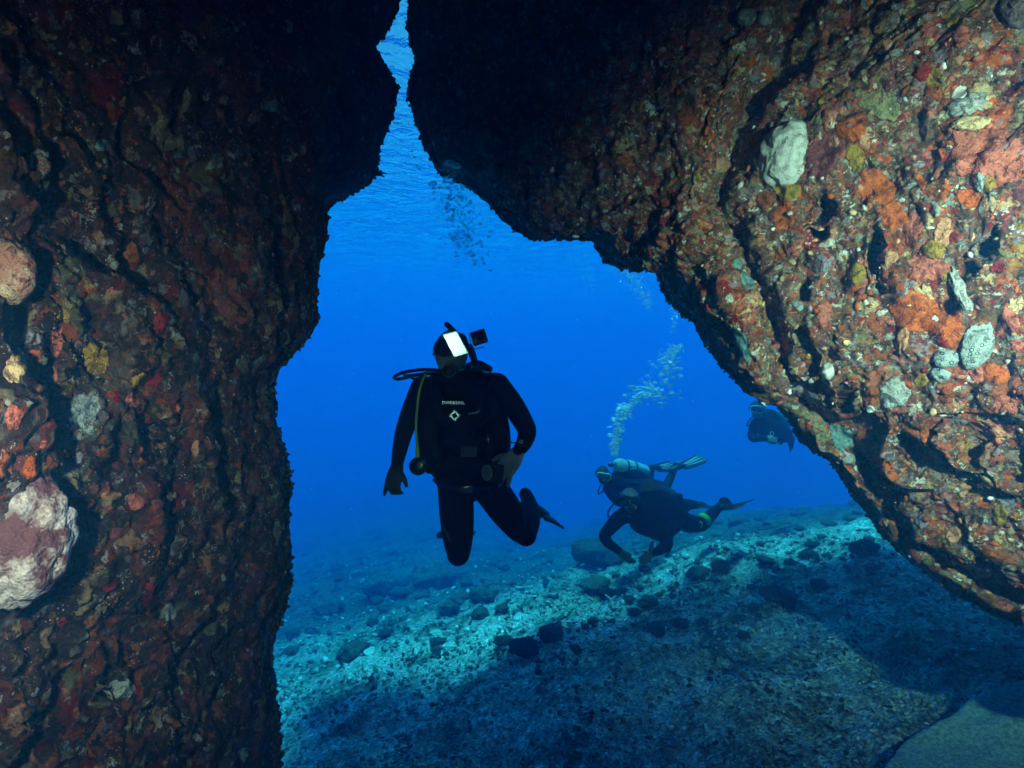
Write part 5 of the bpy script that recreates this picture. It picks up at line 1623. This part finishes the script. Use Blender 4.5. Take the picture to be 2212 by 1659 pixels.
fw2, up2 = unit(np.array([-0.12, -0.92, -0.42])), np.array([0.0, -0.4, 0.9])
mask(B(578, 715, -.395), fw2, up2, d2, M_black, 0.082, 0.046, 0.088, B(578, 665, -.30), 'mask', 0.09)
second_stage(B(600, 790, -.42), (-0.05, -0.95, -0.3), 0.036, d2)
hose([B(560, 640, -.2), B(470, 670, -.2), B(380, 740, -.25), B(318, 840, -.28), B(335, 895, -.28), B(380, 915, -.26)], 0.0085, M_black, d2)
part('hood_vent', tube([B(462, 598, -.28), B(482, 612, -.28)], 0.008, 8, 3), M_dullrim, d2)
hose([B(1030, 600, .4), B(960, 540, .3), B(880, 490, .16), B(820, 470, .1)], 0.008, M_black, d2)
part('strap_loop', tube([B(570, 1050, -.1), B(575, 1085, -.1), B(610, 1090, -.1), B(618, 1060, -.1)], 0.003, 6, 12), M_black, d2)
part('hanging_strap', tube([B(715, 1110, -.08), B(718, 1165, -.08)], 0.004, 6, 4), M_black, d2)
part('console', tube([B(850, 1190, -.05), B(838, 1240, -.06), B(818, 1285, -.06)], [0.014, 0.018, 0.012], 8, 8), M_black, d2)
part('gauge_frame', tube([B(870, 1205, -.06), B(850, 1240, -.06), B(880, 1230, -.06), B(888, 1205, -.06)], 0.003, 6, 10), M_maskwhite, d2)
hg = part('hanging_gauge', tube([B(1075, 1200, .02), B(1055, 1290, .0), B(1030, 1345, .0)], [0.02, 0.014, 0.012], 8, 8), M_black, d2)
part('gauge_knob', ellipsoid(B(1018, 1356, .0), 0.014), M_black, hg)
part('chest_ring', tube([B(575, 880, -.26) + 0.009 * np.array([math.cos(a), 0, math.sin(a)]) for a in np.linspace(0, 2 * math.pi, 13)], 0.003, 6, None, 1, False), M_steel, d2)
for p_, q_ in (((1225, 800), (1258, 818)), ((1230, 690), (1262, 704)), ((730, 522), (758, 526))):
    part('metal_clip', tube([B(*p_, .24), B(*q_, .24)], 0.0045, 6, 3), M_steel, d2)
kb = part('knee_band', lathe([(0.066, -0.034), (0.074, -0.03), (0.076, 0.0), (0.072, 0.03), (0.064, 0.034)], B(1468, 925, .435), B(1520, 880, .47) - B(1420, 965, .41), 26), M_lime, d2, label='bright green band round the knee')
part('knee_pad_ring', tube([B(1420, 985, .335) + 0.032 * (np.array([0.75, 0.1, 0.2]) * math.cos(a) + np.array([0.15, 0, 1.0]) * math.sin(a)) for a in np.linspace(R(-110), R(150), 15)], 0.007, 6, None, 0.8), M_lime, kb)
fin(B(1790, 765, .70), B(2000, 740, .95) - B(1790, 765, .70), (0.25, 0.75, 0.55), 0.42, 0.06, 0.10, d2, (M_black, M_black), -0.03)
fin(B(1460, 755, 1.12), B(1600, 765, 1.35) - B(1460, 755, 1.12), (0.0, 0.15, 1), 0.34, 0.055, 0.09, d2, (M_black, M_black), 0.02)

# ---- diver behind, with pale cylinder and white-striped fins
D3 = 6.6
def Cc(cx, cy, dy=0.0):
    return at(1255.7 + cx * 0.18057, 956.2 + cy * 0.18057, D3 + dy)
d3 = thing('person', 'diver with pale turquoise cylinder and white-striped fins, behind the hand-joining diver', 'person', Cc(600, 500))
body = [
 (1, [(Cc(255, 370, -.1), np.array([.078, .095, .090]))]),
 (1, [(Cc(268, 430, -.14), np.array([.06, .07, .07]))]),
 (0, [(Cc(300, 430, -.04), .06), (Cc(360, 470, .04), .075)]),
 (0, [(Cc(370, 500, .02), .105), (Cc(520, 520, .16), .13), (Cc(680, 520, .34), .125), (Cc(800, 520, .48), .11)]),
 (0, [(Cc(330, 540, .0), .075), (Cc(380, 640, -.06), .06), (Cc(450, 720, -.1), .045), (Cc(560, 760, -.12), .035)]),
 (0, [(Cc(420, 470, .12), .08), (Cc(540, 620, .1), .06), (Cc(640, 700, .06), .04)]),
 (0, [(Cc(820, 520, .5), .095), (Cc(930, 530, .66), .085), (Cc(1010, 520, .8), .062), (Cc(1060, 430, .88), .056), (Cc(1115, 320, .96), .040), (Cc(1130, 270, .98), .040)]),
 (0, [(Cc(790, 500, .54), .09), (Cc(800, 460, .74), .07), (Cc(820, 420, .9), .055), (Cc(840, 350, 1.0), .042), (Cc(850, 300, 1.04), .036)])]
body += hand(Cc(560, 760, -.12), (0.8, -0.2, -0.5), (0, -1, 0.2), 1, 2, (0.4, 0.4, 0.4, 0.4), 1.0)
body += hand(Cc(640, 700, .06), (0.5, -0.2, -0.8), (0, -1, 0.2), -1, 2, (0.4, 0.4, 0.4, 0.4), 1.0)
remesh(body, 0.0095, [M_suit, M_hair, M_hand], 'body', d3, 5)
remesh([(0, [(Cc(440, 400, .1), .08), (Cc(560, 380, .22), .10), (Cc(720, 420, .42), .085)]), (0, [(Cc(360, 560, -.02), .06), (Cc(500, 620, .1), .07), (Cc(640, 620, .28), .07)])], 0.011, [M_vest], 'buoyancy_vest', d3, 8)
tk = part('tank', tube([Cc(455, 275, .10), Cc(600, 300, .30), Cc(745, 345, .50)], [0.086, 0.088, 0.084], 22, 12), M_tank, d3)
for q in ((500, 282, .16), (600, 300, .30)):
    p0 = Cc(*q); dr = unit(Cc(745, 345, .50) - Cc(455, 275, .10))
    part('band', lathe([(0.0895, -0.016), (0.0915, -0.014), (0.0915, 0.014), (0.0895, 0.016)], p0, dr, 24), M_black, tk)
part('tank_valve', tube([Cc(440, 268, .08), Cc(390, 255, .02), Cc(345, 250, -.02)], [0.028, 0.022, 0.018], 10, 8), M_steel, d3)
part('first_stage', ellipsoid(Cc(350, 262, -.02), (0.032, 0.03, 0.028)), M_blackplastic, d3)
fw3, up3 = unit(np.array([-0.35, -0.9, -0.2])), np.array([0.05, -0.2, 0.95])
mask(Cc(268, 405, -.185), fw3, up3, d3, M_maskwhite, 0.078, 0.040, 0.084, Cc(255, 375, -.1), 'mask', 0.088)
second_stage(Cc(285, 470, -.22), (-0.3, -0.92, -0.2), 0.033, d3)
hose([Cc(260, 480, -.2), Cc(225, 520, -.2), Cc(200, 590, -.18), Cc(220, 612, -.14), Cc(290, 540, -.02), Cc(340, 480, .05)], 0.008, M_black, d3)
f3 = fin(Cc(900, 300, 1.04), Cc(1085, 290, 1.18) - Cc(900, 300, 1.04), (-0.1, -0.75, 0.65), 0.30, 0.05, 0.085, d3, (M_black, M_black), -0.02, 4)
fin(Cc(1200, 285, 1.0), Cc(1470, 195, 1.25) - Cc(1200, 285, 1.0), (0.3, -0.25, 0.9), 0.42, 0.055, 0.095, d3, (M_black, M_black), -0.04, 3)
part('boot_buckle', rbox(Cc(1165, 238, .945), (0.05, 0.02, 0.022), None, 0.3), M_fin_stripe, d3)

# ---- far diver half hidden by the overhang
D4 = 7.5
def Dd(cx, cy, dy=0.0):
    return at(1579.0 + cx * 0.0903, 841 + cy * 0.0903, D4 + dy)
d4 = thing('person', 'distant diver half hidden behind the right overhang, round gauge ring on the chest', 'person', Dd(800, 900))
body = [
 (1, [(Dd(620, 440, -.05), np.array([.085, .10, .095]))]),
 (2, [(Dd(625, 570, -.08), np.array([.065, .075, .075]))]),
 (0, [(Dd(660, 640, 0), .07), (Dd(740, 740, .04), .10)]),
 (0, [(Dd(720, 780, .03), .11), (Dd(860, 900, .1), .15), (Dd(1050, 960, .2), .15), (Dd(1250, 1050, .35), .12)]),
 (0, [(Dd(820, 640, .08), .10), (Dd(960, 700, .14), .12), (Dd(1020, 900, .2), .14)]),
 (0, [(Dd(590, 820, -.02), .07), (Dd(540, 950, -.06), .062), (Dd(500, 1110, -.1), .056), (Dd(540, 1175, -.12), .052), (Dd(680, 1175, -.18), .045), (Dd(830, 1190, -.2), .034)]),
 (0, [(Dd(1180, 1080, .3), .10), (Dd(1300, 1140, .5), .08), (Dd(1420, 1180, .7), .06), (Dd(1440, 1260, .8), .045)]),
 (0, [(Dd(1100, 1120, .2), .06), (Dd(1170, 1190, .15), .045), (Dd(1190, 1270, .1), .036)])]
body += hand(Dd(845, 1192, -.2), (0.97, -0.1, -0.12), (0, -1, 0.3), 1, 2, (0.5, 0.5, 0.55, 0.6), 1.05)
remesh(body, 0.011, [M_suit, M_hair, M_skin], 'body', d4, 5)
part('tank', tube([Dd(960, 620, .3), Dd(1260, 820, .7)], [0.09, 0.09], 18, 6), M_suit_line, d4)
mask(Dd(622, 475, -.155), (-0.05, -1, -0.1), (0.1, 0, 1), d4, M_maskwhite, 0.078, 0.042, 0.09, Dd(620, 450, -.05), 'mask', 0.095)
second_stage(Dd(610, 620, -.19), (-0.2, -0.96, -0.1), 0.034, d4)
hose([Dd(560, 620, -.16), Dd(470, 700, -.12), Dd(375, 860, -.1), Dd(430, 850, -.06), Dd(540, 790, 0)], 0.009, M_black, d4)
rc = Dd(980, 1062, -.1)
part('gauge_ring', tube([rc + 0.026 * np.array([math.cos(a), 0, math.sin(a)]) for a in np.linspace(0, 2 * math.pi, 21)], 0.0042, 6, None, 1, False), M_maskwhite, d4)
part('clip', tube([Dd(850, 1098, -.1), Dd(920, 1110, -.1)], 0.005, 6, 3), M_maskwhite, d4)
hose([Dd(940, 1150, -.08), Dd(960, 1250, -.08), Dd(950, 1290, -.08), Dd(1040, 1290, -.08), Dd(1010, 1200, -.08)], 0.010, M_black, d4, 'strap')
part('inflator', tube([Dd(800, 400, -.02), Dd(840, 420, -.02)], 0.016, 8, 4), M_maskwhite, d4)
fin(Dd(1425, 1300, .82), (0.35, 0.35, -0.85), (0.5, -0.7, 0.4), 0.12, 0.04, 0.05, d4, (M_black, M_black), 0.01)

# ------------------------------------------------------------------ bubbles
bm = bmesh.new()
bmesh.ops.create_icosphere(bm, subdivisions=3, radius=1)
BV = np.array([v.co[:] for v in bm.verts]); BF = np.array([[v.index for v in f.verts] for f in bm.faces]); bm.free()
bub_mesh = []
for s_ in range(3):
    V = BV.copy()
    V[:, 2] *= (0.72, 0.55, 0.85)[s_]
    lowm = V[:, 2] < 0
    V[lowm, 2] *= (0.7, 0.45, 0.9)[s_]
    V *= (1 + 0.10 * fbm(V * 1.6 + s_ * 5, 2, 200 + s_))[:, None]
    me = new_mesh('bubble', V, BF); me.materials.append(M_bubble); bub_mesh.append(me)
bm = bmesh.new()
bmesh.ops.create_icosphere(bm, subdivisions=2, radius=1)
SV = np.array([v.co[:] for v in bm.verts]) * np.array([1, 1, 0.8]); SF = np.array([[v.index for v in f.verts] for f in bm.faces]); bm.free()
def plume(path, width, n, rmin, rmax, depth, seed, power=3.0):
    """picture points and radii of bubbles along a rising path; width and radius in picture units"""
    rs = np.random.default_rng(seed)
    P = np.asarray(path, float)
    t_ = rs.uniform(0, 1, n)
    c = resample(P, 200)[np.minimum((t_ * 199).astype(int), 199)]
    w = np.interp(t_, np.linspace(0, 1, len(width)), width)
    uv = c + rs.normal(size=(n, 2)) * w[:, None] * np.array([0.6, 0.45])
    r = rmin * (rmax / rmin) ** (rs.uniform(0, 1, n) ** power)
    d = depth + rs.normal(size=n) * 0.15
    return [(a, b, q, e) for (a, b), q, e in zip(uv, r, d)]
streams = [
 (plume([(1328, 985), (1332, 950), (1338, 905), (1350, 880)], [5, 9, 13, 13], 520, 1.1, 6.0, 6.35, 1, 2.4), 'bubble in the dense plume right above the rear diver'),
 (plume([(1345, 890), (1375, 860), (1392, 840), (1430, 850), (1450, 800), (1440, 770), (1465, 750)], [10, 22, 26, 36, 34, 22, 12], 720, 1.0, 6.2, 6.4, 2, 2.6), 'bubble in the loose upper trail above the rear diver'),
 (plume([(1455, 720), (1460, 690), (1448, 668)], [6, 8, 4], 34, 1.2, 4.4, 6.4, 3), 'bubble at the top of the trail below the overhang'),
 (plume([(1405, 665), (1380, 620), (1350, 580), (1330, 560)], [9, 18, 22, 22], 620, 1.0, 2.6, 7.4, 4), 'tiny bubble in the misty trail under the overhang'),
 (plume([(1275, 640), (1265, 580), (1250, 535)], [14, 20, 22], 300, 0.6, 1.2, 8.5, 5), 'tiny bubble in the misty trail under the overhang'),
 (plume([(1020, 560), (1000, 500), (985, 450), (975, 400), (968, 360)], [40, 46, 42, 30, 16], 1100, 0.8, 4.2, 3.25, 6), 'bubble in the grey cloud rising above the kneeling diver'),
 (plume([(925, 180), (915, 110), (905, 20)], [18, 20, 18], 220, 0.7, 1.8, 3.2, 7), 'tiny bubble before the dark rock right of the slit'),
]
cand = []
for st, lab in streams:
    cand += [(q, a, b, e, lab) for a, b, q, e in st]
cand += [(10.5, 968, 352, 3.2, 'large cap-shaped bubble touching the roof above the kneeling diver'), (9, 985, 358, 3.2, 'bubble in the grey cloud rising above the kneeling diver'), (8, 955, 362, 3.2, 'bubble in the grey cloud rising above the kneeling diver'),
         (8, 935, 398, 3.2, 'bubble in the grey cloud rising above the kneeling diver'), (5, 1450, 668, 6.4, 'round bubble close to the overhang edge'), (7.5, 1348, 882, 6.35, 'bubble in the dense plume right above the rear diver'), (8, 1366, 838, 6.4, 'cap-shaped bubble at the left of the upper trail')]
cand.sort(key=lambda c: -c[0])
big, rest = cand[:280], cand[280:]
for k_, (q, u, v, d, lab) in enumerate(big):
    o = bpy.data.objects.new('bubble', bub_mesh[k_ % 3])
    r = q / F * d
    o.location = tuple(map(float, at(u, v, d)))
    o.scale = (r * 1.15, r * 1.15, r)
    o.rotation_euler = (random.uniform(-.3, .3), random.uniform(-.3, .3), random.uniform(0, 6.3))
    COL.objects.link(o)
    tag(o, lab, 'bubble', 'exhaled air bubbles')
C_ = np.array([at(u, v, d) for q, u, v, d, _ in rest]); R_ = np.array([q / F * d for q, u, v, d, _ in rest])
W = SV[None] * R_[:, None, None] + C_[:, None]
Fc = (SF[None] + (np.arange(len(R_)) * len(SV))[:, None, None]).reshape(-1, 3)
me = new_mesh('fine_bubbles', W.reshape(-1, 3), Fc); me.materials.append(M_bubble)
o = bpy.data.objects.new('fine_bubbles', me); COL.objects.link(o)
tag(o, 'fine spray of tiny bubbles filling the trails', 'bubbles', kind='stuff')

# drifting specks
n = 700
rs = np.random.default_rng(77)
d = rs.uniform(1.2, 6.5, n)
C_ = ats(rs.uniform(0, 2212, n), rs.uniform(0, 1659, n), d); R_ = rs.uniform(0.4, 1.1, n) / F * d
W = ICO_V[None] * R_[:, None, None] + C_[:, None]
me = new_mesh('drifting_specks', W.reshape(-1, 3), (ICO_F[None] + (np.arange(n) * len(ICO_V))[:, None, None]).reshape(-1, 3)); me.materials.append(M_shell)
o = bpy.data.objects.new('drifting_specks', me); COL.objects.link(o)
tag(o, 'tiny pale specks drifting in the water', 'particles', kind='stuff')

# ------------------------------------------------------------------ small fish by the slit
def fish(u, v, L_px, d, ang, label):
    L_ = L_px / F * d
    c = at(u, v, d)
    dr = np.array([math.cos(ang), 0.15, math.sin(ang)]); dr = unit(dr); upv = unit(np.cross(dr, (0, 1, 0)))
    if upv[2] < 0:
        upv = -upv
    sd = np.cross(dr, upv)
    o = thing('fish', label, 'fish', c, 'small dark fish by the slit')
    pts = [c + dr * L_ * s for s in (-0.5, -0.3, -0.05, 0.2, 0.38, 0.5)]
    V, Fc = tube(pts, [0.05 * L_, 0.09 * L_, 0.17 * L_, 0.18 * L_, 0.11 * L_, 0.03 * L_], 10, 16)
    off = (V - c); lat = off @ sd
    V = V - np.outer(lat * 0.55, sd)
    part('body', (V, Fc), M_fish, o)
    Mx = np.stack([dr, upv, sd], 1)
    part('tail', prism([(-0.46 * L_, 0), (-0.72 * L_, 0.2 * L_), (-0.64 * L_, 0), (-0.72 * L_, -0.2 * L_)], c, Mx, 0.02 * L_), M_fish, o, False)
    part('dorsal_fin', prism([(0.2 * L_, 0.15 * L_), (-0.05 * L_, 0.26 * L_), (-0.25 * L_, 0.1 * L_)], c, Mx, 0.015 * L_), M_fish, o, False)
    part('belly_fin', prism([(0.1 * L_, -0.14 * L_), (-0.1 * L_, -0.24 * L_), (-0.2 * L_, -0.1 * L_)], c, Mx, 0.015 * L_), M_fish, o, False)
for u, v, L_, a, lab in [(852, 242, 5, 1.3, 'tiny dark fish in the slit beside the left overhang'), (878, 250, 5, 1.7, 'tiny dark fish at the right rim of the slit, upper'), (883, 266, 5, 1.4, 'tiny dark fish at the right rim of the slit, lower'), (889, 327, 7, 0.1, 'tiny dark fish below the slit, heading right'),
                         (896, 340, 8, 2.9, 'larger dark fish just under the slit'), (900, 358, 6, -0.9, 'tiny dark fish above the bubble cloud, upper'), (905, 364, 6, -0.8, 'tiny dark fish above the bubble cloud, lower'), (945, 651, 5, 0.2, 'lone tiny fish in open blue water'), (1272, 998 - 0, 4, 0.4, 'speck-like fish left of the rear diver')]:
    fish(u, v, L_, 4.6, a, lab)
